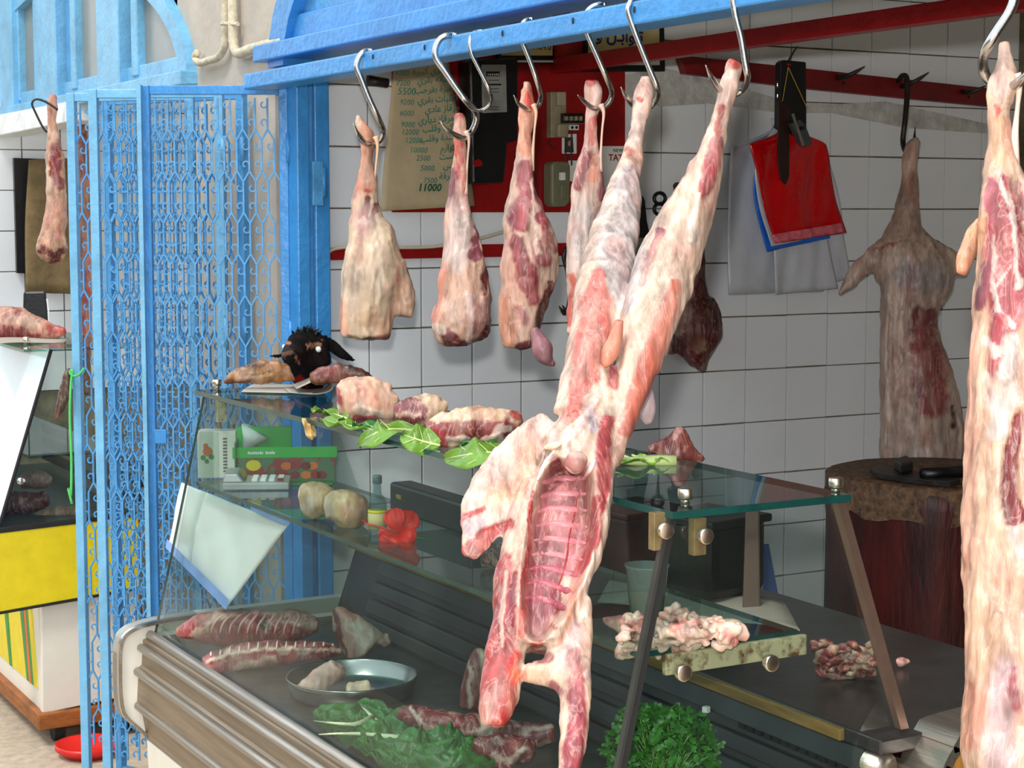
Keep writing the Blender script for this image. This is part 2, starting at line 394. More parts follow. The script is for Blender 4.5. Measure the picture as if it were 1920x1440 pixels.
# ================================================================ setting
F0 = MB().box((-14, -12, -.06), (1.62, 26, 0)).obj('floor', STREET, loc=(0, 0, 0)); struct(F0); F0.name = 'floor_street'; F0['label'] = 'beige pavement of the street outside the shops'
F1 = MB().box((1.62, -1.6, -.06), (4.7, 26, .0)).obj('floor', FLOOR, loc=(2, 0, 0)); struct(F1)
WF = MB().box((1.70, YW+.009, 0), (4.7, YW+.2, 2.95)).obj('wall_far', GROUT, loc=(2.5, YW, 0)); struct(WF)
TW, TH = .1448, .15
p0 = atY(1240, 391, YW)
tb = MB().box((0, -.0085, 0), (TW-.0042, .0005, TH-.0036)).mesh('tile', TILE, bevel=.0012)
def tiles(wall, X0, Z0, Y, k0, k1, r0, r1, xmin, skip=lambda x, z: False):
    for k in range(k0, k1):
        for r in range(r0, r1):
            x = X0+k*TW+.0014; z = Z0+r*TH+.0014
            if x < xmin or skip(x, z): continue
            o = bpy.data.objects.new('tile', tb); COL.objects.link(o); o.parent = wall
            o.location = Vector((x+random.uniform(-.0006, .0006), Y+.008+random.uniform(-.0008, .0006), z+random.uniform(-.0006, .0006)))-ORG[wall]
            o.rotation_euler = (0, random.uniform(-.003, .003), 0)
tiles(WF, p0.x, p0.z, YW, -7, 9, -9, 6, 1.70)
WB = struct(MB().box((4.6, -1.6, 0), (4.75, YW, 2.95)).obj('wall_back', mat('back_wall_paint', (226, 226, 222), .6, 0, .04, 4)))
WN = struct(MB().box((1.7, -1.7, 0), (4.7, -1.55, 2.95)).obj('wall_near', mat('near_wall_paint', (226, 226, 222), .6, 0, .04, 4)))
CE = struct(MB().box((1.66, -1.7, 2.95), (4.75, 9, 3.05)).obj('ceiling', CEIL))
ws_ = struct(MB().box((-6.4, -12, 0), (-6, 26, 3.1)).obj('wall_street', mat('street_wall', (120, 112, 100), .9, 0, .15, 2, .2, 20))); ws_['label'] = 'unseen plain wall added across the street to darken glass reflections'  # unseen wall, added so the front glass mirrors less bright sky
# left shop
YL = 6.72
WL = MB().box((1.42, YL+.009, 0), (4.7, YL+.2, 2.95)).obj('wall_left', GROUT, loc=(1.6, YL, 0)); struct(WL); WL['label'] = 'white tiled wall of the neighbouring shop'
q0 = atY(43, 357, YL)
tiles(WL, q0.x, q0.z, YL, -2, 6, -5, 5, 1.42)
struct(MB().box((1.86, YW+.2, 0), (4.6, YW+.3, 2.95)).obj('wall_party', CREAM))
# facade: pier between the two arches and the wall above them
def arc(yc, hs, z0, h, t0, t1, n):
    return [(yc+hs*math.cos(math.radians(t0+(t1-t0)*i/n)), z0+h*math.sin(math.radians(t0+(t1-t0)*i/n))) for i in range(n+1)]
RA = (2.5, 1.60, 1.93, .56); LA = (6.0, 1.29, 1.93, .46)
poly = [(4.14, 0), (4.14, 1.93)]+arc(*RA, 0, 180, 24)[1:]+[(.88, 1.93), (.88, 0), (-1.7, 0), (-1.7, 3.05), (9, 3.05), (9, 0), (7.3, 0), (7.3, 1.93)]+arc(*LA, 0, 180, 24)+[(4.72, 1.93), (4.72, 0)]
fw = MB().prism([(XF, y, z) for y, z in poly], (.2, 0, 0)).obj('wall_front', PLASTER); struct(fw)
def band(name, A, t_in, t_out, x0, x1, m, lab):
    yc, hs, z0, h = A; mb = MB(); n = 28
    for i in range(n):
        a0, a1 = math.pi*i/n, math.pi*(i+1)/n
        def q(a, off): return (yc+(hs+off)*math.cos(a), z0+(h+off)*math.sin(a))
        A0, A1, B0, B1 = q(a0, t_in), q(a1, t_in), q(a0, t_out), q(a1, t_out)
        mb.hexa([(x0, *A0), (x1, *A0), (x1, *A1), (x0, *A1), (x0, *B0), (x1, *B0), (x1, *B1), (x0, *B1)])
    o = mb.obj(name, m); struct(o); o['label'] = lab; return o
bandR = band('trim_1', RA, -.085, .012, XF-.03, XF+.05, BLUE, 'blue arched window frame above the shop opening')
bandL = band('trim_2', LA, -.05, .012, XF-.03, XF+.05, PALEBLUE, 'pale blue arched window frame over the neighbouring shop')
def abox(name, m, parent, Y0, Y1, z0, z1, x0, x1, bv=.004): return MB().box((x0, Y0, z0), (x1, Y1, z1)).obj(name, m, parent, bevel=bv)
# right arch window, rails and mullions
abox('sill', BLUE, bandR, .90, 4.16, 1.945, 1.985, XF-.05, XF+.06)
abox('lower_rail', BLUE, bandR, .94, 4.06, 1.985, 2.045, XF-.012, XF+.05)
abox('panel_board', BLUE2, bandR, .95, 4.02, 2.045, 2.085, XF+.004, XF+.05)
for y in (2.98, 2.05): abox('mullion', BLUE, bandR, y, y+.11, 2.04, 2.46, XF-.03, XF+.05)
for a, b in ((3.2, 3.72), (2.3, 2.85), (1.3, 1.9)):
    abox('panel_board', BLUE2, bandR, a-.08, b+.1, 2.085, 2.32, XF+.01, XF+.03); abox('pane', PANE, bandR, a, b, 2.105, 2.40, XF-.002, XF+.011, .002)
abox('backing', PANE, bandR, .95, 4.05, 1.99, 2.47, XF+.055, XF+.06)
# left arch window
abox('backing', PANE, bandL, 4.75, 7.25, 1.93, 2.38, XF+.055, XF+.06)
abox('sill', PALEBLUE, bandL, 4.70, 7.3, 1.925, 1.965, XF-.05, XF+.06)
abox('lower_rail', PALEBLUE, bandL, 4.74, 7.2, 1.965, 2.01, XF-.02, XF+.05)
def yat(px): r = ray(px, 120); return r.y*(XF/r.x)
for a, b in ((130, 88), (250, 208), (46, 2)):
    ya, yb = yat(a), yat(b); abox('mullion', PALEBLUE, bandL, ya, yb, 1.96, 2.42, XF-.045, XF+.05)
for a, b in ((205, 155), (335, 272), (85, 48)):
    ya, yb = yat(a), yat(b); abox('pane', PANE, bandL, ya, yb, 2.0, 2.4, XF-.0, XF+.012, .002)
    abox('window_stile', PALEBLUE, bandL, yb-.004, yb+.05, 1.98, 2.4, XF-.026, XF+.03)
for a, b in ((155, 132), (88, 70)):
    ya, yb = yat(a), yat(b); abox('window_stile', BLUE2, bandL, ya, yb, 1.972, 2.4, XF-.014, XF+.03)
# lintel under the left arch, its white colour standing for sun glare
mb = MB(); A = [atX(-40, 262, 1.58), atX(-40, 222, 1.58), atX(140, 188, 1.60), atX(140, 226, 1.60)]
mb.prism(A, (.10, 0, 0)); lo = mb.obj('trim_3', mat('whitewash_paint', (236, 240, 240), .5, 0, .1, 14, .3, 40), bevel=.004); struct(lo); lo['label'] = 'lintel with chipped blue paint, coloured white for sun glare'  # the white of this material is painted sun glare
# hanging beam of the shop
BX0, BX1, BZ0, BZ1 = 1.555, 1.625, 1.873, 1.910
o = MB().box((BX0, .6, BZ0), (BX1, 4.08, BZ1)).obj('hanging_beam', BLUE, bevel=.004); tag(o, 'long blue painted beam under the arch carrying the meat hooks', 'beam')
for px in (700, 797, 943, 1075, 1190):
    r = ray(px, 100); Y = r.y*(BX0/r.x); c = Vector((BX0-.0012, Y, BZ1-.014))
    MB().sphere(c, .004, 8, 6, (.5, .6, 1.4)).obj('nail_hole', BLACKR, o)
# blue door post
post = MB(); ra, rb = atY(548, 300, 4.03), atY(609, 300, 4.03)
o = thing('door_post', 'blue painted door post between the folding gate and the tiles', 'post', (ra.x, 4.0, 0)); struct(o)
del o['category']; o.name = 'trim_4'
MB().box((ra.x, 4.0, 0), (ra.x+.032, 4.10, 1.93)).obj('outer_stile', BLUE, o, bevel=.003)
MB().box((ra.x+.032, 4.016, 0), (ra.x+.046, 4.10, 1.93)).obj('groove', BLUE2, o)
MB().box((ra.x+.046, 4.0, 0), (rb.x, 4.09, 1.93)).obj('inner_stile', BLUE, o, bevel=.003)
h0 = atY(608, 342, 3.995); MB().cyl(h0+Vector((0, 0, -.035)), h0+Vector((0, 0, .035)), .006, 10).obj('hinge', BLUE, o, True)
MB().box((h0.x-.03, 3.992, h0.z-.055), (h0.x-.004, 4.0, h0.z+.05)).obj('hinge_plate', BLUE2, o, bevel=.001)
# pipes on the pier
PIPE = mat('painted_pipe', (206, 194, 168), .6, 0, .2, 40, .3, 90)
def fx(px, py, off=.02): return atX(px, py, XF-off)
def pipe(pts, r, lab):
    S = [Vector(s_) for s_ in catmull([tuple(fx(*p)) for p in pts], len(pts)*4)]
    o = MB().tube(S, r, 10).obj('wall_pipe', PIPE, smooth=True); tag(o, lab, 'pipe'); return o
pipe([(422, -40), (422, 60), (420, 90), (408, 108), (392, 113), (374, 118), (366, 108), (370, 98)], .010, 'thin painted pipe bending left at the foot, on the pier')
pp = pipe([(436, -40), (437, 50), (438, 80), (446, 100), (470, 92), (500, 84), (532, 78)], .013, 'thicker painted pipe bending right towards the blue arch')
for px, py in ((430, 44),):
    a = fx(px-14, py, .034); b = fx(px+16, py+1, .02); MB().tube([a, b], .006, 6).obj('clip', PIPE, pp)

# ================================================================ folding gate
GH = 1.886; PT = .030; RH = .10
def gate_bar():
    mb = MB(); z = GH-.03; r = .0030; zig = 0; path = []
    n = int((GH-.12)/RH)
    for i in range(n):
        x = 0 if i % 2 == 0 else PT/2
        path += [Vector((x, 0, z)), Vector((x, 0, z-RH*.74))]
        for (zz, sg) in ((z-RH*.16, 1), (z-RH*.58, -1)):
            c = Vector((x-.0080, 0, zz)); R = .0074
            pts = [Vector((x, 0, zz+sg*.012))]+[c+Vector((math.cos(a)*R, 0, -sg*math.sin(a)*R)) for a in np.linspace(-.3, 4.4, 8)]
            mb.tube(pts, .0025, 4, flat=Vector((0, 1, 0)))
        z2 = z-RH
        if i < n-1:
            x2 = -PT/2 if i % 2 == 0 else PT
            mb.tube([Vector((x, 0, z-RH*.74)), Vector((x2, 0, z2))], r, 4, flat=Vector((0, 1, 0)))
        z = z2
    mb.tube(path, r, 4, flat=Vector((0, 1, 0)))
    return mb.mesh('scroll_bar', BLUE2)
GB = gate_bar()
def gate_panel(p, q, lab, m, lip=False):
    p = Vector((*p, 0)); q = Vector((*q, 0)); wd = (q-p).length; rz = math.atan2(q.y-p.y, q.x-p.x)
    g = thing('gate_panel', lab, 'gate', (p.x, p.y, .0), 'leaves of the blue folding gate', rz); ORG[g] = Vector((0, 0, 0))
    ex = .022
    MB().box((0, -.010, .04), (ex, .012, GH)).obj('stile', m, g, bevel=.002)
    MB().box((wd-ex, -.010, .04), (wd, .012, GH)).obj('stile', m, g, bevel=.002)
    MB().box((ex, -.008, GH-.022), (wd-ex, .010, GH)).obj('rail', m, g, bevel=.002)
    MB().box((ex, -.008, .04), (wd-ex, .010, .075)).obj('rail', m, g, bevel=.002)
    k = 0; x = ex+.012
    while x < wd-ex-.02:
        o = bpy.data.objects.new('scroll_bar', GB); COL.objects.link(o); o.parent = g; o.location = (x, 0, 0); x += PT
    for z in (.5, 1.25, 1.7):
        MB().cyl(Vector((wd+.001, -.012, z)), Vector((wd+.001, -.012, z+.07)), .006, 8).obj('hinge', m, g, True)
    if lip:
        MB().box((-.004, -.03, .04), (.006, -.010, GH)).obj('edge_strip', PALEBLUE, g)
        MB().box((.02, -.016, 1.02), (.05, -.008, 1.055)).obj('lock_plate', m, g, bevel=.002)
    return g
def gp(px, d): v = at_d(px, 600, d); return (v.x, v.y)
gate_panel(gp(272, 4.36), gp(545, 4.36), 'nearest blue scrollwork gate leaf, hinged to the door post', BLUE, True)
gate_panel(gp(204, 4.80), gp(464, 4.53), 'blue scrollwork gate leaf folded right behind the nearest leaf', BLUE2)
gate_panel(gp(176, 4.50), gp(425, 4.47), 'light blue scrollwork gate leaf with stile left of the nearest leaf', PALEBLUE)
gate_panel(gp(136, 4.64), gp(370, 4.57), 'outermost light blue scrollwork gate leaf, green string tied to it', PALEBLUE)
# green string on the outermost leaf
s0 = [at_d(x_, y_, 4.615) for x_, y_ in ((158, 690), (148, 702), (137, 705), (131, 698), (136, 695), (133, 720), (131, 780), (134, 860), (133, 930), (128, 915), (135, 945))]
o = MB().tube([Vector(s_) for s_ in catmull([tuple(p) for p in s0], 40)], .0035, 6).obj('green_string', mat('green_twine', (80, 196, 96), .7), smooth=True); tag(o, 'green string knotted round the outermost gate leaf', 'string')

# ================================================================ glass counter
CY0, CY1 = 1.93, 3.74
ctr = thing('display_counter', 'glass butcher display counter with steel rails and cream ends', 'counter', (1.5, 2.85, 0))
def glassbox(name, P8, m, lab=None):
    mb = MB(); mb.hexa(P8)
    # edge faces get the green edge colour: the two largest faces stay clear
    me = mb.mesh(name, [m, GEDGE]); ar = sorted([(p.area, p.index) for p in me.polygons])[-2:]
    for p in me.polygons: p.material_index = 0 if p.index in (ar[0][1], ar[1][1]) else 1
    return link(name, me, ctr, label=lab)
def bx8(a, b):
    x0, y0, z0 = a; x1, y1, z1 = b
    return [(x0, y0, z0), (x1, y0, z0), (x1, y1, z0), (x0, y1, z0), (x0, y0, z1), (x1, y0, z1), (x1, y1, z1), (x0, y1, z1)]
GT = 1.193
glassbox('glass_top', bx8((1.312, CY0-.02, GT-.010), (1.61, CY1+.025, GT)), TOPGLASS, 'thick green-edged glass top')
glassbox('front_pane', [(1.200, CY0, .66), (1.206, CY0, .66), (1.206, CY1, .66), (1.2, CY1, .66), (1.322, CY0, 1.182), (1.328, CY0, 1.182), (1.328, CY1, 1.182), (1.322, CY1, 1.182)], GLASS, 'slanting front glass')
glassbox('glass_shelf', bx8((1.293, CY0+.03, .990), (1.56, CY1-.03, .998)), TOPGLASS, 'green-edged glass shelf')
for y in (CY0+.006, CY1-.012):
    pr = [(1.215, .67), (1.326, 1.182), (1.605, 1.182), (1.725, .845), (1.68, .67)]
    mb = MB().prism([(x, y, z) for x, z in pr], (0, .006, 0)); mb.obj('end_pane', GLASS, ctr)
MB().hexa([(1.196, CY0-.004, .66), (1.208, CY0-.004, .66), (1.208, CY0+.006, .66), (1.196, CY0+.006, .66), (1.318, CY0-.004, 1.182), (1.33, CY0-.004, 1.182), (1.33, CY0+.006, 1.182), (1.318, CY0+.006, 1.182)]).obj('pane_seal', BLACKR, ctr)
MB().hexa([(1.192, CY0-.006, .66), (1.197, CY0-.006, .66), (1.197, CY0+.004, .66), (1.192, CY0+.004, .66), (1.314, CY0-.006, 1.182), (1.319, CY0-.006, 1.182), (1.319, CY0+.004, 1.182), (1.314, CY0+.004, 1.182)]).obj('pane_trim', mat('trim_steel', (96, 100, 98), .3, .8), ctr)
MB().hexa([(1.722, CY0-.006, .84), (1.737, CY0-.006, .84), (1.737, CY0+.008, .84), (1.722, CY0+.008, .84), (1.597, CY0-.006, 1.182), (1.612, CY0-.006, 1.182), (1.612, CY0+.008, 1.182), (1.597, CY0+.008, 1.182)]).obj('end_strip', mat('brown_steel', (170, 140, 126), .35, .8), ctr)
def knob(p, ax, r=.011, h=.014):
    p = Vector(p); ax = Vector(ax); MB().tube([p, p+ax*h*.6], [r*.6, r*.6], 14).tube([p+ax*h*.5, p+ax*h, p+ax*h*1.9, p+ax*h*2], [r*.9, r, r, r*.85], 16).obj('knob', BRASS, ctr, True)
for px, py in ((407, 728), (1285, 943), (1567, 922)): knob(atZ(px, py, GT), (0, 0, 1), .0105, .010)
for px, py in ((1240, 993), (1315, 1003)):
    c = atY(px, py, CY0-.004); MB().box((c.x-.010, CY0-.002, c.z-.028), (c.x+.010, CY0+.012, c.z+.022)).obj('bracket', mat('brown_bracket', (120, 104, 70), .5, .3, .3, 30), ctr, bevel=.001); knob(c, (0, -1, 0), .011, .007)
# rusted bracket under the shelf end
a = atY(1240, 1252, CY0+.03); b = atY(1505, 1215, CY0+.03)
MB().hexa([(a.x, CY0+.02, .963), (b.x, CY0+.02, .963), (b.x, CY0+.029, .963), (a.x, CY0+.029, .963), (a.x, CY0+.02, .992), (b.x, CY0+.02, .992), (b.x, CY0+.029, .992), (a.x, CY0+.029, .992)]).obj('shelf_bracket', RUST, ctr, bevel=.002)
for px, py in ((1272, 1258), (1436, 1240)): knob(atY(px, py, CY0+.018), (0, -1, 0), .012, .008)
# bracket at the far end of the shelf and top
for zt in (1.145,): MB().box((1.345, CY1-.03, zt-.02), (1.365, CY1-.016, zt+.035)).obj('bracket', RUST, ctr)
# deck, riser with slats, worktop
MB().box((1.19, CY0, .635), (1.66, CY1, .658)).obj('deck', mat('deck_steel', (92, 88, 84), .3, .6, .3, 14, .08, 50), ctr)
MB().prism([(1.63, CY0, .655), (1.665, CY0, .655), (1.715, CY0, .825), (1.69, CY0, .825)], (0, CY1-CY0, 0)).obj('riser', mat('riser_metal', (52, 56, 58), .35, .5, .2, 10), ctr)
for i, (t0, t1) in enumerate(((.06, .2), (.26, .42), (.5, .64), (.74, .92))):
    x0, x1 = 1.63+.06*t0, 1.63+.06*t1; z0, z1 = .655+.17*t0, .655+.17*t1; th = .012
    MB().prism([(x0-th, CY0+.02, z0), (x0+.004, CY0+.02, z0), (x1+.004, CY0+.02, z1), (x1-th, CY0+.02, z1)], (0, CY1-CY0-.18, 0)).obj('slat', mat('slat_metal', (70, 74, 76), .3, .7, .15, 12) if i % 2 else DARKM, ctr, bevel=.002)
for k in range(12):   # dark louvre teeth near the right end
    y = CY0+.05+k*.022; MB().box((1.664, y, .772), (1.676, y+.015, .786)).obj('louvre', BLACK, ctr, bevel=.001)
MB().box((1.672, CY0-.02, .812), (2.16, CY1, .835)).obj('worktop', mat('worktop_steel', (82, 80, 80), .28, .75, .25, 8, .06, 40), ctr, bevel=.003)
MB().box((1.664, CY0+.06, .814), (1.676, CY1, .832)).obj('wood_edge', mat('worn_wood', (150, 112, 58), .6, 0, .4, 30, .3, 60, stretch=(1, .15, 1)), ctr, bevel=.002)
MB().cyl((1.69, CY0-.01, .79), (1.69, CY0+.5, .79), .022, 18).obj('rolled_rail', ALU, ctr, True)
MB().box((1.28, CY0+.02, 0.02), (2.1, CY1-.02, .63)).obj('body', CREAM, ctr, bevel=.01)
# front fascia rails below the glass
prof = [(1.197, .662), (1.176, .655), (1.172, .60), (1.165, .595), (1.160, .52), (1.168, .51), (1.18, .435), (1.28, .43), (1.28, .64)]
MB().prism([(x, CY0, z) for x, z in prof], (0, CY1-CY0, 0)).obj('fascia', ALUD, ctr)
for x, z, r in ((1.19, .665, .011), (1.168, .640, .009), (1.160, .588, .010), (1.160, .512, .010)):
    MB().cyl((x, CY0, z), (x, CY1-.01, z), r, 12).obj('rail', ALU, ctr, True)
MB().prism([(1.18, CY0, .43), (1.19, CY0, .22), (1.28, CY0, .05), (1.30, CY0, .43)], (0, CY1-CY0, 0)).obj('lower_panel', WHITEP, ctr)
# far (left) cream end with chrome edging
ep = catmull([(1.30, .70), (1.20, .695), (1.145, .682), (1.122, .655), (1.117, .60), (1.118, .53), (1.128, .49), (1.16, .455), (1.19, .42), (1.205, .36), (1.205, .05)], 44)
pts = [(x, CY1+.0, z) for x, z in ep]+[(1.75, CY1, .05), (1.75, CY1, .70)]
MB().prism(pts, (0, .03, 0)).obj('end_panel', WHITEP, ctr)
def edging(name, prof, y0, y1, m, th=.008):
    n = len(prof); off = []
    for i in range(n):
        (x0, z0), (x1, z1) = prof[max(0, i-1)], prof[min(n-1, i+1)]; t = Vector((x1-x0, 0, z1-z0)).normalized(); off.append((prof[i][0]+t.z*th, prof[i][1]-t.x*th))
    mb = MB(); vs = []; fs = []
    for (x, z), (x2, z2) in zip(prof, off): vs += [(x, y0, z), (x, y1, z), (x2, y1, z2), (x2, y0, z2)]
    for i in range(n-1):
        for k in range(4): fs.append((i*4+k, i*4+(k+1) % 4, i*4+4+(k+1) % 4, i*4+4+k))
    fs += [(0, 1, 2, 3), tuple((n-1)*4+k for k in range(4))]
    return mb.add(vs, fs).obj(name, m, ctr, 'angle')
edging('edging', [tuple(q) for q in ep], CY1-.012, CY1+.034, CHROME, -.008)
# near (right) oak end with rolled steel edging
wp_ = catmull([(1.735, .30), (1.735, .74), (1.742, .79), (1.765, .822), (1.81, .838), (2.2, .850)], 30)
MB().prism([(x, CY0-.07, z) for x, z in wp_]+[(2.2, CY0-.07, .3)], (0, .045, 0)).obj('end_panel', WOODO, ctr, label='oak veneered end panel')
edging('edging', [tuple(q) for q in wp_], CY0-.085, CY0-.0, ALU, -.016)

# ================================================================ neighbour's counter
nb = atZ(80, 1400, 0); NX, NY = nb.x, nb.y
c2 = thing('display_counter', 'neighbouring counter with yellow board and white body on castors', 'counter', (NX+.3, NY, 0))
def pyq(px, py, off=0): return atY(px, py, NY-off)
def quadY(name, pts, off, th, m, bv=0, lab=None): return MB().prism([pyq(px, py, off) for px, py in pts], (0, th, 0)).obj(name, m, c2, bevel=bv, label=lab)
quadY('yellow_board', [(-60, 1007), (260, 968), (260, 1101), (-60, 1158)], .03, .03, YEL, .002, 'flat yellow board')
quadY('board_edge', [(-60, 1158), (260, 1101), (260, 1106), (-60, 1163)], .032, .03, BLACKR)
quadY('board_edge', [(-60, 998), (260, 962), (260, 968), (-60, 1007)], .032, .03, BLACKR)
quadY('body_end', [(78, 1130), (260, 1100), (260, 1300), (80, 1338)], .0, .03, WHITEP, .002)
# front face of the body running away to the left
zt = pyq(78, 1140).z; zb = pyq(80, 1335).z; xb = pyq(79, 1240).x
MB().box((xb, NY+.031, zb), (xb+.03, NY+1.3, zt)).obj('body_front', WHITEP, c2)
for (a0, a1, m) in ((.10, .75, YEL), (.14, .165, GREENP), (.165, .19, ORANGEP), (.19, .215, GREENP), (.40, .425, GREENP)):
    MB().hexa([(xb-.004, NY+a0-.05, zb+.06), (xb, NY+a0-.05, zb+.06), (xb, NY+a1-.05, zb+.06), (xb-.004, NY+a1-.05, zb+.06), (xb-.004, NY+a0+.0, zt-.02), (xb, NY+a0+.0, zt-.02), (xb, NY+a1+.02, zt-.02), (xb-.004, NY+a1+.02, zt-.02)]).obj('painted_panel', m, c2)
    xb -= .0008
MB().box((NX-.015, NY-.02, zb-.05), (NX+.7, NY+1.3, zb-.001)).obj('plinth', WOODB, c2, bevel=.004)
for px, d2 in ((108, 0), (250, 0)):
    c = pyq(px, 1372, -.05); cz = c.z
    MB().cyl((c.x-.016, c.y, .034), (c.x+.016, c.y, .034), .034, 18).obj('castor_wheel', BLACKR, c2)
    MB().hexa([(c.x-.03, c.y-.02, .05), (c.x+.03, c.y-.02, .05), (c.x+.03, c.y+.02, .05), (c.x-.03, c.y+.02, .05), (c.x-.04, c.y-.03, zb-.05), (c.x+.04, c.y-.03, zb-.05), (c.x+.04, c.y+.03, zb-.05), (c.x-.04, c.y+.03, zb-.05)]).obj('castor_fork', ALU, c2)
gtz = GT-.005
tl = atZ(-60, 640, gtz)
MB().box((1.30, NY-.02, gtz-.008), (1.62, NY+1.4, gtz)).obj('glass_top', TOPGLASS, c2)
e0 = [(96, 655), (-5, 1000), (270, 968), (215, 655)]
quadY('end_pane', e0, .0, .006, GLASS)
mb = MB(); a, b = pyq(96, 655, .006), pyq(-5, 1000, .006)
mb.tube([a, b], .006, 6).obj('pane_seal', BLACKR, c2)
a0 = a+Vector((-.006, 0, 0)); b0 = b+Vector((-.006, 0, 0)); e = Vector((0, 1.4, 0))
MB().hexa([b0, b0+Vector((.006, 0, 0)), b0+e+Vector((.006, 0, 0)), b0+e, a0, a0+Vector((.006, 0, 0)), a0+e+Vector((.006, 0, 0)), a0+e]).obj('front_pane', mat('milky_pane', (216, 224, 226), .12, 0, .04, 4), c2)  # opaque pale colour stands for white reflected in this pane
zs = pyq(60, 985).z
MB().box((1.20, NY, zs-.02), (1.9, NY+1.3, zs)).obj('deck', mat('deck_metal', (96, 104, 104), .35, .5), c2)
zs2 = pyq(60, 870).z+.02
MB().box((1.32, NY+.03, zs2-.008), (1.6, NY+1.2, zs2)).obj('glass_shelf', TOPGLASS, c2)
for i in range(3): MB().box((1.66, NY+.05, zs+.03+i*.05), (1.68, NY+1.2, zs+.06+i*.05)).obj('slat', DARKM, c2)
for px, py in ((50, 648),): 
    c = atZ(px, py-4, gtz); MB().tube([c, c+Vector((0, 0, .02))], .010, 12).obj('knob', BRASS, c2, True)
c = pyq(38, 902, .004); MB().tube([c, c+Vector((0, -.012, 0))], .012, 14).obj('knob', CHROME, c2, True)
# ================================================================ things on the tiled wall
def wpoly(name, pts, off0, off1, m, parent=None, bv=0, lab=None, smooth=False):
    return MB().prism([W(px, py, off1) for px, py in pts], (0, off1-off0, 0)).obj(name, m, parent, bevel=bv, label=lab, smooth=smooth)
def wthing(name, lab, cat, px, py, off=0, group=None): return thing(name, lab, cat, W(px, py, off), group)
# red painted board behind the meter
o = wpoly('painted_board', [(736, 398), (1078, 398), (1090, 368), (1172, 368), (1172, 40), (960, 40), (880, 104), (736, 104)], 0, .006, RED)
tag(o, 'red painted backing board carrying the meter and switches', 'board')
# electricity meter
mt = wthing('electric_meter', 'black electricity meter on red board behind the price list', 'meter', 935, 345)
wpoly('case', [(880, 112), (972, 108), (972, 262), (952, 268), (946, 342), (886, 345)], .006, .07, BLACK, mt, .006)
fpl = wpoly('face_plate', [(904, 121), (949, 121), (951, 210), (906, 212)], .07, .076, mat('grey_plate', (150, 152, 148), .5, .2, .12, 30), mt, .001)
wpoly('counter_window', [(912, 134), (937, 134), (937, 143), (912, 143)], .076, .078, BLACK, fpl)
wpoly('dial_slot', [(912, 157), (940, 157), (940, 160), (912, 160)], .076, .078, BLACK, fpl)
for k in range(6): text(str((7, 4, 7, 4, 9, 0)[k]), W(914+k*3.8, 142, .0785), .008, WPAPER, fpl)
for yy in (150, 166, 172, 200, 205): wpoly('print_line', [(916, yy), (936, yy), (936, yy+1.2), (916, yy+1.2)], .076, .0765, BLACKR, fpl)
wpoly('seal', [(888, 301), (897, 298), (904, 303), (904, 311), (892, 313)], .07, .076, RED, mt)
# fuse board
fb = wthing('fuse_box', 'beige fuse switch block with wires on the red board', 'fuse box', 1055, 262)
BEIGE = mat('old_beige_plastic', (158, 148, 118), .5, 0, .2, 20, .1, 60); OLIVE = mat('olive_plastic', (120, 118, 92), .45, 0, .12, 14, .1, 60)
wpoly('back_plate', [(1033, 172), (1062, 172), (1062, 215), (1096, 215), (1096, 232), (1066, 234), (1066, 258), (1033, 258)], .006, .03, BEIGE, fb, .002)
wpoly('cover', [(1046, 172), (1062, 172), (1062, 198), (1046, 198)], .03, .05, mat('pale_beige_plastic', (176, 168, 142), .5), fb, .003)
brw = wpoly('breaker_row', [(1056, 212), (1096, 212), (1096, 231), (1056, 231)], .03, .045, BLACK, fb, .002)
for k in range(4): wpoly('breaker_switch', [(1061+k*9, 218), (1065+k*9, 218), (1065+k*9, 226), (1061+k*9, 226)], .045, .054, BEIGE, brw)
wpoly('terminal_box', [(1047, 233), (1066, 233), (1066, 257), (1047, 257)], .03, .05, BEIGE, fb, .003)
wpoly('terminal', [(1068, 234), (1086, 234), (1086, 244), (1068, 244)], .006, .022, WPAPER, fb, .002)
for k in (1073, 1081): MB().sphere(W(k, 239, .023), .004, 8, 6).obj('screw', BLACKR, fb)
for pts in (((1060, 258), (1060, 275), (1061, 300)), ((1072, 246), (1071, 280), (1072, 310)), ((1033, 263), (1029, 268), (1040, 280))):
    MB().tube([Vector(s_) for s_ in catmull([tuple(W(a, b, .03)) for a, b in pts], 10)], .0022, 6).obj('wire', IRON, fb)
o = wpoly('photo_card', [(1054, 252), (1081, 251), (1081, 288), (1054, 288)], .0065, .008, WPAPER); tag(o, 'small portrait photo card stuck on the red board', 'card')
wpoly('portrait', [(1060, 258), (1074, 257), (1076, 286), (1058, 286)], .008, .0085, mat('dark_print', (58, 60, 62), .5), o); MB().sphere(W(1067, 269, .006), .011, 10, 8, (.8, .3, 1.1)).obj('portrait_face', mat('face_print', (190, 140, 110), .5), o)
o = wpoly('notice_card', [(1066, 301), (1084, 301), (1084, 340), (1066, 340)], .0065, .008, WPAPER); tag(o, 'blank white card half hidden by the olive switch box', 'card')
sb_ = wthing('switch_box', 'olive plastic switch box at the bottom of the red board', 'switch box', 1050, 388)
wpoly('case', [(1034, 308), (1040, 302), (1066, 303), (1070, 310), (1070, 378), (1062, 387), (1040, 388), (1034, 380)], .006, .05, OLIVE, sb_, .006)
wpoly('toggle', [(1052, 323), (1061, 323), (1061, 338), (1052, 338)], .05, .062, WPAPER, sb_, .002); wpoly('lever', [(1052, 346), (1062, 345), (1062, 372), (1052, 374)], .05, .055, OLIVE, sb_, .002)
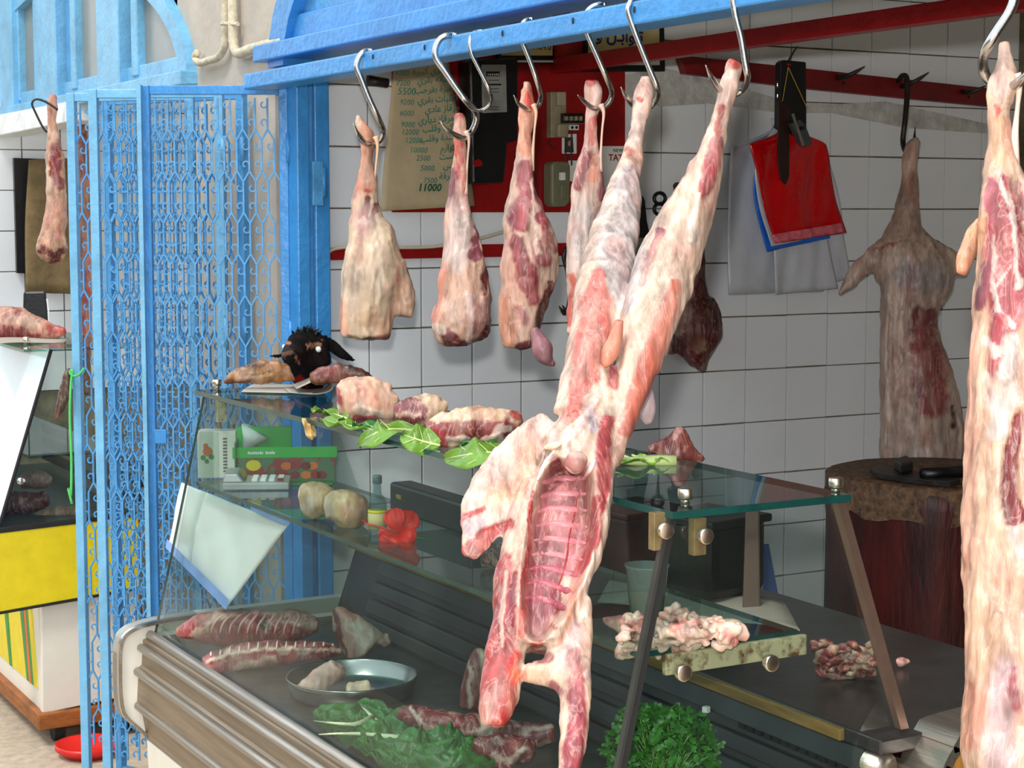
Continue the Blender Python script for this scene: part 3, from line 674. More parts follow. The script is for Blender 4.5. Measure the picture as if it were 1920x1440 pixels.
# framed signs
INK = mat('blue_ink', (26, 40, 120), .6); GINK = mat('green_ink', (36, 132, 116), .7); BINK = mat('black_ink', (20, 20, 22), .6); RINK = mat('red_ink', (150, 20, 20), .6)
SIGNY = mat('cream_sign', (206, 190, 130), .6, 0, .12, 8)
sg = wthing('framed_sign', 'cream sign with blue Arabic lettering in a black frame', 'sign', 1170, 130)
wpoly('frame', [(1098, 38), (1246, 38), (1248, 134), (1098, 134)], 0, .02, BLACK, sg, .003)
sfc = wpoly('sign_face', [(1103, 44), (1236, 44), (1237, 122), (1103, 122)], .02, .022, SIGNY, sg)
wpoly('sign_band', [(1103, 96), (1237, 96), (1237, 122), (1103, 122)], .022, .0225, WPAPER, sg)
text(arabic('تـوابـل و مــ'), W(1206, 80, .0235), .046, INK, sfc, align='RIGHT', bold=.0010)
sg2 = wthing('framed_sign', 'cream sign with small black print left of the red bar bracket', 'sign', 1000, 110)
wpoly('frame', [(934, 58), (1042, 58), (1042, 120), (934, 120)], .006, .02, BLACK, sg2, .003); wpoly('sign_face', [(940, 62), (1036, 62), (1036, 104), (940, 104)], .02, .022, SIGNY, sg2)
text('98.424.0', W(1034, 94, .023), .022, BINK, sg2, align='RIGHT')
wpoly('white_edge', [(934, 113), (1042, 113), (1042, 117), (934, 117)], .02, .021, WPAPER, sg2)
# advert card
o = wthing('advert_card', 'white card printed NEW TATA beside the red board', 'card', 1150, 410)
wpoly('card', [(1127, 274), (1185, 274), (1185, 400), (1127, 400)], .006, .008, WPAPER, o); text('NEW', W(1150, 285, .0085), .013, BINK, o, 'lettering'); text('TATA', W(1141, 301, .0085), .024, RINK, o, bold=.0004)
text('MILK', W(1147, 335, .0085), .012, mat('pale_print', (176, 170, 150), .6), o) if False else None
# price list on brown paper
pl = wthing('price_list', 'brown paper price list handwritten in green Arabic', 'paper', 800, 392)
PC = ((736, 122), (836, 96), (889, 386), (706, 396))
def pw(u, v, off=.0):
    a = np.array(PC[0])*(1-u)+np.array(PC[1])*u; b = np.array(PC[3])*(1-u)+np.array(PC[2])*u; c = a*(1-v)+b*v; return W(c[0], c[1], off)
def pb(u, v): return .006+.012*(1-u)**2*v+.005*math.sin(v*7+u*3)*(.3+u)
mb = ruled([pw(0, v, .02) for v in np.linspace(0, 1, 6)], [pw(1, v, .02) for v in np.linspace(0, 1, 6)], 14, 20, pb, .0008, nrm=Vector((0, -1, 0))); mb.obj('sheet', PAPER, pl, True)
LN = [(740, 141, '9200', 'بقري كبيرة', 836, 136), (742, 160, '7200', 'فهانه بقري', 846, 152), (745, 177, '5500', 'هبرة بقرحب', 850, 170), (749, 196, '9200', 'تقليات بقري', 858, 188), (749, 217, '6000', 'مرقاز عادي', 862, 206), (751, 238, '9000', 'مرقاز دياري', 852, 226),
      (752, 252, '12000', 'كبد وقلب', 850, 243), (759, 268, '12000', 'كبدة وقلب', 852, 261), (768, 286, '10000', 'كرارم', 854, 281), (780, 301, '2500', 'ست', 852, 297), (788, 320, '5000', 'راس', 858, 314), (793, 343, '7500', 'قرقة', 850, 334)]
for i, (xl, py, num, wd, xr, pyr) in enumerate(LN):
    text(num, W(xl, py, .043), .0195 if i != 2 else .025, GINK, pl, shear=.1, yd=(.08, 0, 1), bold=-.0001)
    text(arabic(wd), W(xr, pyr, .043), .0225, GINK, pl, align='RIGHT', xd=(1, 0, .10), bold=.0001)
text('11000', W(783, 358, .043), .026, mat('dark_green_ink', (10, 92, 60), .7), pl, shear=.2, bold=.0006)
# red rail along the wall with a white cable
rr = wthing('wall_rail', 'red painted wall rail behind the hanging legs', 'rail', 850, 490)
wpoly('rail', [(610, 465), (860, 459), (1092, 455), (1300, 452), (1300, 476), (1092, 479), (860, 483), (610, 488)], 0, .02, RED, rr, .002)
for px, py in ((1062, 470), (1068, 468)):
    S = [Vector(s_) for s_ in catmull([tuple(W(a, b, .05)) for a, b in ((px, py-6), (px-5, py+12), (px+2, py+40), (px+6, py+90), (px-2, py+118), (px-14, py+104))], 20)]
    tag(MB().tube(S, [.006]*17+[.005, .0035, .001], 8).obj('meat_hook', IRON, smooth=True), 'dark iron hook on the red wall rail, '+('left' if px == 1062 else 'right')+' of the pair behind the hanging legs', 'hook', 'dark hooks on the wall rail')
CABLE = mat('white_cable', (214, 204, 178), .5)
S = [Vector(s_) for s_ in catmull([tuple(W(a, b, .026)) for a, b in ((612, 690), (611, 600), (610, 510), (614, 478), (630, 466), (680, 463), (780, 464), (840, 459), (900, 447), (960, 430), (1010, 420))], 50)]
tag(MB().tube(S, .0045, 8).obj('cable', CABLE, smooth=True), 'white electric cable clipped along wall and door post', 'cable')
# scissors, knife and steel hanging behind the carcass
tl_ = wthing('kitchen_scissors', 'black handled scissors hanging on the tiled wall behind the carcass', 'scissors', 1236, 480, .02)
for dy in (372, 392):
    c = W(1237, dy, .02); S = [c+Vector((math.cos(a)*.018, 0, math.sin(a)*.015)) for a in np.linspace(0, 2*math.pi, 18)]; MB().tube(S, .005, 8, False).obj('finger_ring', BLACK, tl_, True)
wpoly('blade', [(1233, 404), (1240, 404), (1238, 462)], .018, .021, CHROME, tl_); wpoly('blade', [(1235, 404), (1242, 404), (1235, 460)], .014, .017, CHROME, tl_)
def knife(lab, px, py, ang, L, hl, nm='hanging_knife'):
    k = wthing(nm, lab, 'knife', px, py, .03, 'knives hanging by the red rail')
    u = np.array([math.sin(ang), math.cos(ang)]); n = np.array([u[1], -u[0]])
    def q(s_, t): v = np.array([px, py])+u*s_+n*t; return (v[0], v[1])
    wpoly('handle', [q(0, -7), q(6, -11), q(12, -9), q(hl*.6, -8), q(hl, -11), q(hl, 10), q(hl*.6, 7), q(8, 8), q(0, 5)], .025, .045, BLACK, k, .003)
    wpoly('blade', [q(hl, -7), q(hl, 9), q(L*.8, 6), q(L, -5)], .033, .037, CHROME, k)
    return k
knife('black handled knife hanging left of the carcass leg, front one', 1201, 368, .12, 140, 78)
knife('black handled knife hanging left of the carcass leg, rear one', 1192, 354, .05, 150, 70)
knife('black handled knife peeping out behind the right carcass leg', 1280, 342, -.1, 200, 74)
# plaster patch, red bar on the wall with spikes
o = wpoly('plaster_patch', [(1172, 140), (1250, 128), (1330, 150), (1480, 190), (1560, 196), (1660, 190), (1850, 232), (1850, 250), (1700, 240), (1560, 212), (1470, 212), (1330, 194), (1240, 200), (1172, 180)], -.004, .004, ROUGHPL, WF); 
wb = wthing('hook_bar', 'dark red bar with iron spikes fixed aslant on the tiles', 'bar', 1560, 190)
wpoly('bar', [(1276, 108), (1300, 106), (1510, 128), (1860, 166), (1860, 200), (1510, 166), (1300, 140), (1285, 138)], .004, .03, REDD, wb, .002)
for (x, y, x2, y2) in ((1570, 146, 1622, 124), (1690, 162, 1742, 135), (1805, 172, 1850, 160)):
    S = [W(x, y, .03), W((x+x2)/2-4, (y+y2)/2+6, .07), W(x2, y2, .10)]; MB().tube([Vector(s_) for s_ in catmull([tuple(p) for p in S], 8)], [.008, .008, .0075, .007, .006, .005, .003, .001], 8).obj('spike', IRON, wb, True)
    MB().sphere(W(x+12, y+10, .031), .005, 8, 6).obj('bolt', IRON, wb)
# red bar parallel to the shop front
a0, a1 = W(1037, 110), W(1033, 138); 
XB = a0.x; zt = a0.z; zb = a1.z
rb_ = MB().box((XB-.012, .5, zb), (XB+.02, YW, zt)).obj('ceiling_bar', RED, bevel=.002); tag(rb_, 'bright red bar running parallel to the blue beam inside the shop', 'bar')
MB().box((XB-.008, YW-.06, zt), (XB+.016, YW-.01, zt+.35)).obj('bracket', RED, rb_)
# small iron pipe stub at the top left of the wall
o = MB().tube([W(690, 150, .05), W(726, 156, .05)], .012, 10).obj('pipe_stub', IRON, smooth=True); tag(o, 'dark pipe stub on the wall left of the price list', 'pipe')
# carrier bags
BAGW = mat('white_film', (206, 210, 218), .3, 0, .06, 10, .3, 22); BAGR = mat('red_film', (206, 8, 16), .18, 0, .10, 10, .5, 30); BAGB = mat('blue_film', (30, 110, 226), .28, 0, .1, 12, .3, 30)
def bag(name, lab, L, R, off, m, amp=.012, seed=0):
    rnd = random.Random(seed); ph = [rnd.uniform(0, 6) for _ in range(6)]
    def dsp(u, v): return amp*(math.sin(u*5+ph[0]+v*2)+.7*math.sin(u*11+v*6+ph[1])+.5*math.sin(v*9+ph[2]-u*3)+.35*math.sin(u*23+v*17+ph[3])+.5*abs(math.sin(u*7-v*9+ph[4])))*.5+amp
    mb = ruled([W(x, y, off) for x, y in L], [W(x, y, off) for x, y in R], 26, 30, dsp, .003, nrm=Vector((0, -1, 0))); o = mb.obj(name, m, smooth=True)
    return tag(o, lab, 'bag', 'carrier bags hung on the wall bar')
bag('carrier_bag', 'wide white plastic carrier bag hanging furthest left behind the red bags', [(1440, 222), (1436, 246), (1370, 272), (1361, 284), (1360, 340), (1358, 440), (1361, 552)], [(1462, 222), (1470, 246), (1490, 272), (1500, 290), (1520, 340), (1530, 440), (1536, 546)], .02, BAGW, .012, 1)
bag('carrier_bag', 'white plastic carrier bag at the right edge behind the red bags', [(1480, 250), (1480, 300), (1490, 420), (1500, 545)], [(1540, 270), (1560, 330), (1575, 430), (1590, 520)], .035, BAGW, .010, 2)
bag('carrier_bag', 'narrow white bag showing below the red ones at centre', [(1470, 240), (1450, 300), (1445, 420), (1450, 552)], [(1500, 240), (1520, 300), (1540, 420), (1563, 540)], .05, BAGW, .008, 3)
bag('carrier_bag', 'blue plastic bag under the red bags, edges showing', [(1448, 232), (1412, 320), (1412, 380), (1436, 472)], [(1478, 232), (1520, 300), (1540, 400), (1552, 446)], .07, BAGB, .005, 4)
bag('carrier_bag', 'clear whitish bag between red and blue bags', [(1452, 236), (1414, 300), (1420, 380), (1444, 462)], [(1480, 236), (1530, 300), (1545, 400), (1556, 438)], .08, BAGW, .005, 5)
bag('carrier_bag', 'red plastic bag on top of the hanging bag stack', [(1462, 226), (1454, 250), (1406, 268), (1400, 278), (1412, 320), (1428, 390), (1450, 456)], [(1480, 226), (1500, 250), (1541, 267), (1548, 282), (1554, 330), (1564, 390), (1582, 436)], .092, BAGR, .011, 6)
hm = ruled([W(1446, 440, .118), W(1452, 456, .118)], [W(1577, 418, .118), W(1583, 435, .118)], 24, 4, lambda u, v: .004*math.sin(u*40)+.003*math.sin(u*17), .002, nrm=Vector((0, -1, 0)))
hm.obj('sealed_hem', mat('pink_film', (226, 110, 124), .2, 0, .2, 60, .4, 60), [o_ for o_ in COL.objects if o_.name.startswith('carrier_bag')][-1], True)
# knife block hung over the bags
kb = wthing('knife_sheath', 'black knife sheath hanging in front of the red bags', 'sheath', 1480, 350, .15)
wpoly('sheath', [(1463, 118), (1470, 112), (1512, 116), (1513, 252), (1502, 256), (1461, 240)], .125, .15, BLACK, kb, .004)
wpoly('blade_guard', [(1461, 190), (1481, 200), (1481, 330), (1474, 347), (1464, 336), (1459, 300)], .15, .158, mat('dark_wood_handle', (44, 18, 16), .35), kb, .003)
for py in (159, 180):
    c = W(1462, py, .14); MB().tube([c+Vector((math.cos(a)*.008, 0, math.sin(a)*.011)) for a in np.linspace(0, 6.28, 12)], .002, 6, False).obj('ring', CHROME, kb)
MB().tube([W(1478, 126, .151), W(1467, 190, .152)], .0012, 5).obj('cord', mat('yellow_cord', (190, 150, 50), .6), kb); MB().tube([W(1478, 126, .151), W(1512, 200, .152)], .0012, 5).obj('cord', MATS['yellow_cord'], kb)
MB().sphere(W(1479, 121, .152), .006, 8, 6, (1.3, .4, .6)).obj('red_mark', RED, kb)
MB().tube([W(1478, 114, .14), W(1494, 88, .08)], .003, 6).obj('hanger', IRON, kb)
sh = wthing('knife_sharpener', 'small grey and chrome sharpener clipped on the black sheath', 'sharpener', 1505, 275, .16)
wpoly('body', [(1485, 232), (1500, 224), (1509, 232), (1523, 265), (1520, 272), (1508, 275), (1503, 270)], .158, .178, mat('grey_plastic', (70, 76, 78), .4), sh, .002)
wpoly('blade', [(1484, 214), (1489, 212), (1494, 230), (1509, 272), (1504, 274)], .178, .182, CHROME, sh)
wpoly('button', [(1501, 238), (1508, 236), (1510, 242), (1503, 244)], .178, .184, BLACK, sh)

# ================================================================ meat hooks on the blue beam
HK = {
 'h1': (3.70, 'steel hook holding the fat covered leg, first from the door post', [(662, 230), (672, 253), (688, 270), (710, 265), (718, 247), (713, 230), (693, 187), (677, 147), (669, 127), (672, 110), (683, 97), (700, 96)], .0062),
 'h2': (3.36, 'thick steel hook holding the second leg from the door post', [(825, 227), (840, 245), (865, 258), (880, 252), (892, 230), (892, 210), (880, 196), (865, 178), (835, 135), (818, 110), (817, 88), (827, 72), (843, 66), (858, 68)], .0062),
 'h3': (3.30, 'thin empty steel hook crossing the second leg hook', [(867, 185), (880, 200), (897, 207), (913, 202), (922, 187), (917, 167), (897, 127), (883, 97), (882, 73), (890, 61), (907, 58)], .0038),
 'h4': (3.15, 'steel hook holding the third leg, in front of the switches', [(963, 178), (973, 195), (993, 207), (1008, 200), (1013, 187), (1012, 170), (997, 123), (980, 80), (975, 63), (978, 48), (987, 38), (1000, 36)], .0044),
 'h5': (2.97, 'steel hook holding the slim pale leg left of the carcass', [(1083, 178), (1093, 188), (1110, 202), (1128, 203), (1143, 190), (1147, 173), (1142, 157), (1123, 113), (1100, 60), (1095, 43), (1098, 27), (1110, 13), (1127, 8), (1136, 10)], .0046),
 'h6': (2.83, 'steel hook through the left hind leg of the open carcass', [(1164, 163), (1173, 180), (1187, 197), (1207, 205), (1223, 197), (1233, 180), (1232, 163), (1217, 127), (1193, 67), (1180, 30), (1178, 13), (1187, -2), (1200, -10)], .0046),
 'h7': (2.60, 'steel hook through the right hind leg of the open carcass', [(1323, 122), (1333, 143), (1350, 168), (1375, 177), (1393, 167), (1402, 147), (1398, 123), (1390, 73), (1380, 33), (1373, -10), (1376, -40), (1392, -52)], .0048),
 'h8': (2.13, 'thick steel hook holding the whole carcass at the right edge', [(1950, -118), (1930, -125), (1912, -110), (1903, -60), (1903, -10), (1893, 22), (1868, 60), (1848, 95), (1843, 120), (1850, 145), (1872, 160), (1900, 160), (1925, 140), (1940, 112)], .0062),
}
for k, (d, lab, P, r) in HK.items():
    n = 46; S = catmull(P, n); rev = k == 'h8'; pts = []
    for i, (x, y) in enumerate(S):
        t = i/(n-1); t = 1-t if rev else t
        dd = (.05 if t > .93 else 0)+float(np.interp(t, [0, .09, .22, .36, .5, 1], [-.035, -.02, .055, .045, 0, 0]))
        pts.append(at_d(x, y, d+dd-.03))
    R = [r*min(1, .12+ (i if not rev else n-1-i)*.16) for i in range(n)]
    tag(MB().tube(pts, R, 10).obj('meat_hook', CHROME, smooth=True), lab, 'hook', 'steel hooks on the blue beam')
# hook of the grey carcass
S = [Vector(s_) for s_ in catmull([tuple(W(a, b, o_)) for a, b, o_ in ((1684, 152, .04), (1692, 142, .07), (1700, 146, .09), (1701, 175, .10), (1697, 225, .12), (1693, 268, .12), (1702, 286, .16), (1712, 276, .2), (1716, 238, .2))], 34)]
tag(MB().tube(S, [.008]*28+[.007, .006, .005, .004, .002, .001], 8).obj('meat_hook', IRON, smooth=True), 'dark iron hook carrying the grey carcass on the wall bar', 'hook')

# ================================================================ chopping block
c = at_d(1755, 905, 4.25); BZ = atZ(1600, 893, 0).z
cz = CAMZ-(893-400)/FPX*4.2
blk = thing('chopping_block', 'dark stained wooden chopping block under the grey carcass', 'block', (c.x, c.y, 0))
vs = []; rnd = random.Random(3); mb = MB(); n = 40; R = .25; fs = []
prof = [(.93, .0), (.97, .3), (1.0, .6), (1.0, .9), (1.02, .95), (1.0, .985), (.96, 1.0), (.5, 1.005), (.02, 1.0)]
for (rr_, zz) in prof:
    for k in range(n):
        a = 2*math.pi*k/n; j = 1+.02*math.sin(a*5+1)+.012*math.sin(a*13)+rnd.uniform(-.006, .006); vs.append((c.x+R*rr_*j*math.cos(a), c.y+R*rr_*j*math.sin(a), cz*zz+(rnd.uniform(-.006, .006) if zz > .9 else 0)))
for i in range(len(prof)-1):
    for k in range(n): fs.append((i*n+k, i*n+(k+1) % n, (i+1)*n+(k+1) % n, (i+1)*n+k))
mb.add(vs, fs); mb.obj('stump', mat('blood_stained_wood', (72, 16, 12), .5, 0, .6, 6, .35, 30, stretch=(3, 3, .5), col2=(18, 4, 4)), blk, True)
vs = []; fs = []
for i, (rr_, zz) in enumerate(((1.03, .0), (1.03, .045), (.99, .052), (.6, .054), (.02, .052))):
    for k in range(n):
        a = 2*math.pi*k/n; low = (-.02*abs(math.sin(a*7+.5))-rnd.uniform(0, .035)) if i == 0 else 0
        vs.append((c.x+R*rr_*math.cos(a)*(1+.015*math.sin(a*9)), c.y+R*rr_*math.sin(a)*(1+.015*math.sin(a*9)), cz-.045+zz+low))
for i in range(4):
    for k in range(n): fs.append((i*n+k, i*n+(k+1) % n, (i+1)*n+(k+1) % n, (i+1)*n+k))
MB().add(vs, fs).obj('worn_top', mat('worn_block_top', (112, 84, 58), .75, 0, .4, 60, .8, 60, col2=(44, 26, 20), thr=(.3, .7)), blk, True)
zz = cz+.012
def flat_on(pts, z, h, m, name, parent=None, bv=.001): return MB().prism([atZ(x, y, z) for x, y in pts], (0, 0, h)).obj(name, m, parent, bevel=bv)
cl = thing('meat_cleaver', 'black bladed cleaver lying across the chopping block', 'cleaver', atZ(1700, 898, zz))
flat_on([(1630, 886), (1648, 883), (1720, 893), (1800, 908), (1780, 914), (1700, 906), (1640, 896)], zz, .012, IRON, 'blade', cl); flat_on([(1676, 880), (1700, 872), (1712, 884), (1690, 890)], zz+.012, .025, BLACK, 'handle', cl, .004)
o = MB().tube([atZ(1730, 889, zz+.02), atZ(1808, 884, zz+.02)], .014, 12).obj('knife_steel', BLACK, smooth=True); tag(o, 'black handled steel lying beside the cleaver on the block', 'sharpener')

# ================================================================ things in and on the counter
SH = .9985
def on(px, py, z): return atZ(px, py, z)
def boxat(name, m, parent, c, sz, rz=0, bv=.003, tilt=0):
    M = Matrix.Translation(Vector(c))@Matrix.Rotation(rz, 4, 'Z')@Matrix.Rotation(tilt, 4, 'X'); mb = MB().box((-sz[0]/2, -sz[1]/2, 0), (sz[0]/2, sz[1]/2, sz[2])); mb.v = [tuple(M@Vector(v)) for v in mb.v]
    return mb.obj(name, m, parent, bevel=bv)
# white carton with rose
c = on(410, 894, SH); cb = thing('white_carton', 'white carton printed with an orange rose, on the glass shelf', 'box', c)
CT = mat('white_card', (222, 220, 212), .5, 0, .03, 8)
ctn = boxat('carton', CT, cb, c, (.085, .045, .105), -.5, .002)
fr = Matrix.Translation(c)@Matrix.Rotation(-.5, 4, 'Z')
def loc(x, y, z): return fr@Vector((x, y, z))
for (x, z, r, m) in ((-.02, .06, .011, ORANGEP), (-.024, .072, .006, ORANGEP), (-.012, .048, .006, GREENP), (-.03, .046, .006, GREENP), (-.022, .038, .005, GREENP)):
    S = [loc(x+r*math.cos(a), -.0232, z+r*math.sin(a)) for a in np.linspace(0, 2*math.pi, 9)[:-1]]; MB().prism(S, fr.to_3x3()@Vector((0, -.0006, 0))).obj('rose_print', m, ctn)
xd = fr.to_3x3()@Vector((0, 0, 1)); yd = fr.to_3x3()@Vector((-1, 0, 0))
for q in range(11): MB().prism([loc(x_, -.0228, z_) for x_, z_ in ((.014, .014+q*.0072), (.023, .014+q*.0072), (.023, .0185+q*.0072), (.014, .0175+q*.0072))], fr.to_3x3()@Vector((0, -.0006, 0))).obj('printed_mark', mat('grey_print', (96, 98, 92), .6), ctn)
# brown bag and paper cone
o = ruled([on(404, 885, SH+.0)+Vector((0, -.06, z)) for z in (.0, .03, .062, .075)], [on(432, 885, SH)+Vector((.0, -.06, z)) for z in (0, .03, .07, .06)], 8, 8, lambda u, v: .01*math.sin(u*4+v*3), .002).obj('brown_bag', PAPER2, smooth=True); tag(o, 'small brown paper bag in front of the white carton', 'bag')
a = at_d(454, 858, (c-CAM).dot(FW)-.03); b = at_d(479, 808, (c-CAM).dot(FW)-.04)
o = MB().tube([Vector(a)*(1-t)+Vector(b)*t for t in (0, .3, .6, 1)], [.004, .009, .017, .034], 14).obj('paper_cone', WPAPER, smooth=True); tag(o, 'white paper cone standing in the green box', 'paper')
for (x0, y0, x1, y1, lab) in ((424, 835, 411, 792, 'left wooden peg standing behind the white carton'), (428, 838, 438, 795, 'right wooden peg standing behind the white carton')):
    d_ = (c-CAM).dot(FW)+.04; tag(MB().tube([at_d(x0, y0+50, d_), at_d(x1, y1, d_)], [.004, .005], 6).obj('clothes_peg', WOODB, smooth=True), lab, 'peg', 'wooden pegs behind the carton')
# green tray box
GRN = mat('green_card', (40, 176, 66), .4, 0, .08, 10); DGR = mat('dark_green_card', (28, 120, 60), .45)
c = on(520, 905, SH); gb = thing('green_box', 'bright green open cardboard display box with fruit print', 'box', c)
FR = Matrix.Translation(c)@Matrix.Rotation(-.42, 4, 'Z')
def fb8(name, a, b, m, bv=.001):
    mb = MB().box(a, b); mb.v = [tuple(FR@Vector(v)) for v in mb.v]; return mb.obj(name, m, gb, bevel=bv)
fb8('base', (-.09, -.05, 0), (.12, .07, .006), DGR); fb8('back_wall', (-.09, .066, 0), (.03, .07, .115), GRN); fb8('side_wall', (-.09, -.02, 0), (-.086, .07, .09), DGR)
fb8('front_flap', (-.095, -.01, .055), (.13, -.006, .079), GRN); fb8('front_wall', (-.085, -.012, .0), (.125, -.009, .055), mat('printed_front', (60, 92, 66), .45, 0, .5, 30, col2=(150, 40, 36), thr=(.45, .5)))
for q in range(14):
    if q == 8: continue
    MB().prism([FR@Vector((-.062+q*.0042+x_, -.0102, .064+z_)) for x_, z_ in ((0, 0), (.0032, 0), (.0032, .005+.002*(q % 3 == 0)), (0, .005))], FR.to_3x3()@Vector((0, -.0006, 0))).obj('printed_mark', WPAPER, gb)
for i in range(9):
    x = .02+(i % 5)*.02+random.uniform(-.004, .004); z = .018+(i//5)*.02; S = [FR@Vector((x+.012*math.cos(a), -.0125, z+.009*math.sin(a))) for a in np.linspace(0, 6.28, 9)[:-1]]
    MB().prism(S, FR.to_3x3()@Vector((0, -.0008, 0))).obj('fruit_print', (RED, REDD, ORANGEP)[i % 3], gb)
S = [FR@Vector((-.05+.016*math.cos(a), -.0125, .04+.012*math.sin(a))) for a in np.linspace(0, 6.28, 13)[:-1]]; MB().prism(S, FR.to_3x3()@Vector((0, -.0008, 0))).obj('yellow_print', YEL, gb)
# grey calculator
c = on(478, 915, SH); ca_ = thing('calculator', 'silver desk calculator lying in front of the green box', 'calculator', c)
FR2 = Matrix.Translation(c)@Matrix.Rotation(-.45, 4, 'Z')
def c8(name, P, m, bv=.001): mb = MB().hexa([tuple(FR2@Vector(p)) for p in P]); return mb.obj(name, m, ca_, bevel=bv)
SIL = mat('silver_plastic', (176, 178, 178), .35, .3)
c8('body', [(-.065, -.035, 0), (.075, -.035, 0), (.075, .04, 0), (-.065, .04, 0), (-.065, -.035, .016), (.075, -.035, .016), (.075, .04, .022), (-.065, .04, .022)], SIL, .003)
c8('display_hood', [(-.065, -.03, .016), (-.02, -.03, .016), (-.02, .04, .022), (-.065, .04, .022), (-.062, -.026, .034), (-.034, -.026, .034), (-.034, .036, .040), (-.062, .036, .040)], SIL, .003)
c8('screen', [(-.030, -.02, .036), (-.022, -.02, .022), (-.022, .03, .026), (-.030, .03, .040), (-.029, -.02, .038), (-.02, -.02, .024), (-.02, .03, .028), (-.029, .03, .042)], mat('lcd', (96, 102, 92), .2), .0)
for i in range(4):
    for j in range(3): x = -.005+i*.018; y = -.022+j*.019; c8('key', [(x, y, .017+j*.001), (x+.012, y, .017+j*.001), (x+.012, y+.012, .019+j*.001), (x, y+.012, .019+j*.001), (x, y, .021+j*.001), (x+.012, y, .021+j*.001), (x+.012, y+.012, .023+j*.001), (x, y+.012, .023+j*.001)], (WPAPER, RED)[i == 3 and j == 0], .001)
# small bottle
c = on(708, 1004, SH); bo = thing('small_bottle', 'small glass bottle with pale label on the shelf by the flower', 'bottle', c)
BG = glass_mat('bottle_glass', (190, 215, 218), .05, .02); k = (c-CAM).dot(FW)/FPX
MB().lathe([(.2*k, 0), (16*k, 0), (17.5*k, 3*k), (17.5*k, 62*k), (15*k, 70*k), (8*k, 78*k), (7*k, 98*k), (9*k, 100*k), (9*k, 112*k), (2*k, 112*k)], c, 20).obj('bottle_body', BG, bo, True)
MB().lathe([(17.9*k, 14*k), (17.9*k, 44*k)], c, 20).obj('bottle_label', mat('bottle_paper', (206, 190, 130), .6), bo, True); MB().lathe([(18*k, 44*k), (18*k, 49*k)], c, 20).obj('label_band', YEL, bo, True)
MB().lathe([(.1*k, 98*k), (8.5*k, 98*k), (8.5*k, 114*k), (.1*k, 114*k)], c, 14).obj('bottle_cap', mat('grey_cap', (120, 140, 146), .4), bo, True)
# hibiscus
c0 = on(752, 1012, SH); hb = thing('hibiscus_flower', 'red hibiscus flower with long pistil lying on the glass shelf', 'flower', c0); dF = (c0-CAM).dot(FW)
HIB = mat('red_petal', (226, 40, 24), .5, 0, .12, 40, .25, 60, stretch=(1, 1, 1)); ctr_ = at_d(748, 1002, dF)
for (tx, ty, wd_, dz) in ((738, 955, 22, -.01), (776, 962, 22, .0), (778, 1012, 24, -.012), (738, 1020, 26, -.02), (712, 1012, 22, -.015)):
    tip = at_d(tx, ty, dF+dz); ax = tip-ctr_; side = ax.cross(FW).normalized(); L = []; R = []
    for t, wv in ((0, .12), (.25, .5), (.5, .85), (.75, 1), (.93, .75), (1.04, .3)):
        p = ctr_+ax*t-FW*(.012*math.sin(t*3)); L.append(p-side*wv*wd_*dF/FPX); R.append(p+side*wv*wd_*dF/FPX)
    ruled(L, R, 8, 10, lambda u, v: .004*math.sin(u*14)*v+.006*(u-.5)**2*v, .0007).obj('petal', HIB, hb, True)
MB().tube([at_d(750, 1000, dF-.012), at_d(725, 992, dF-.03), at_d(700, 985, dF-.045), at_d(684, 981, dF-.05)], [.0022, .002, .0018, .0024], 6).obj('pistil', mat('pink_pistil', (222, 90, 80), .5), hb, True)
for i in range(5): MB().sphere(at_d(681+i*1.5, 976+(i*37 % 9), dF-.05), .0022, 6, 5).obj('stigma', mat('stigma_red', (180, 30, 30), .6), hb)
MB().tube([at_d(780, 1008, dF+.01), at_d(815, 1014, dF+.02)], .0018, 6).obj('stem', GREENP, hb)
# black bag or case on the shelf
a = on(735, 975, SH); bk = thing('black_case', 'long black case lying on the glass shelf behind the flower', 'case', a+Vector((.14, -.1, 0)))
P = [on(730, 958, SH), on(880, 1008, SH)]; v = (P[1]-P[0]); e = Vector((.05, 0, 0)); hgt = Vector((0, 0, .058))
MB().hexa([P[0], P[1], P[1]+e, P[0]+e, P[0]+hgt, P[1]+hgt, P[1]+e+hgt, P[0]+e+hgt]).obj('case', mat('dark_case', (24, 34, 40), .4, 0, .2, 20), bk, bevel=.006)
MB().hexa([P[0]+hgt*.52+v*.1-e*.03, P[0]+hgt*.52+v*.16-e*.03, P[0]+hgt*.52+v*.16, P[0]+hgt*.52+v*.1, P[0]+hgt*.66+v*.1-e*.03, P[0]+hgt*.66+v*.16-e*.03, P[0]+hgt*.66+v*.16, P[0]+hgt*.66+v*.1]).obj('sticker', mat('gold_sticker', (150, 130, 50), .5), bk)
# plastic cup
c = on(1212, 1160, SH); cu = thing('plastic_cup', 'clear plastic cup part filled with yellowish liquid on the shelf', 'cup', c); k = (c-CAM).dot(FW)/FPX
CUP = glass_mat('cup_plastic', (226, 228, 220), .22, .06)
MB().lathe([(.5*k, 1*k), (30*k, 0), (40*k, 98*k), (42*k, 100*k), (42*k, 103*k), (39.5*k, 102*k), (29*k, 3*k), (.5*k, 3*k)], c, 28).obj('cup', CUP, cu, True)
MB().lathe([(.4*k, 3.5*k), (28*k, 3.5*k), (33*k, 50*k), (.4*k, 50*k)], c, 24).obj('liquid', mat('yellow_liquid', (176, 160, 100), .15), cu, True)
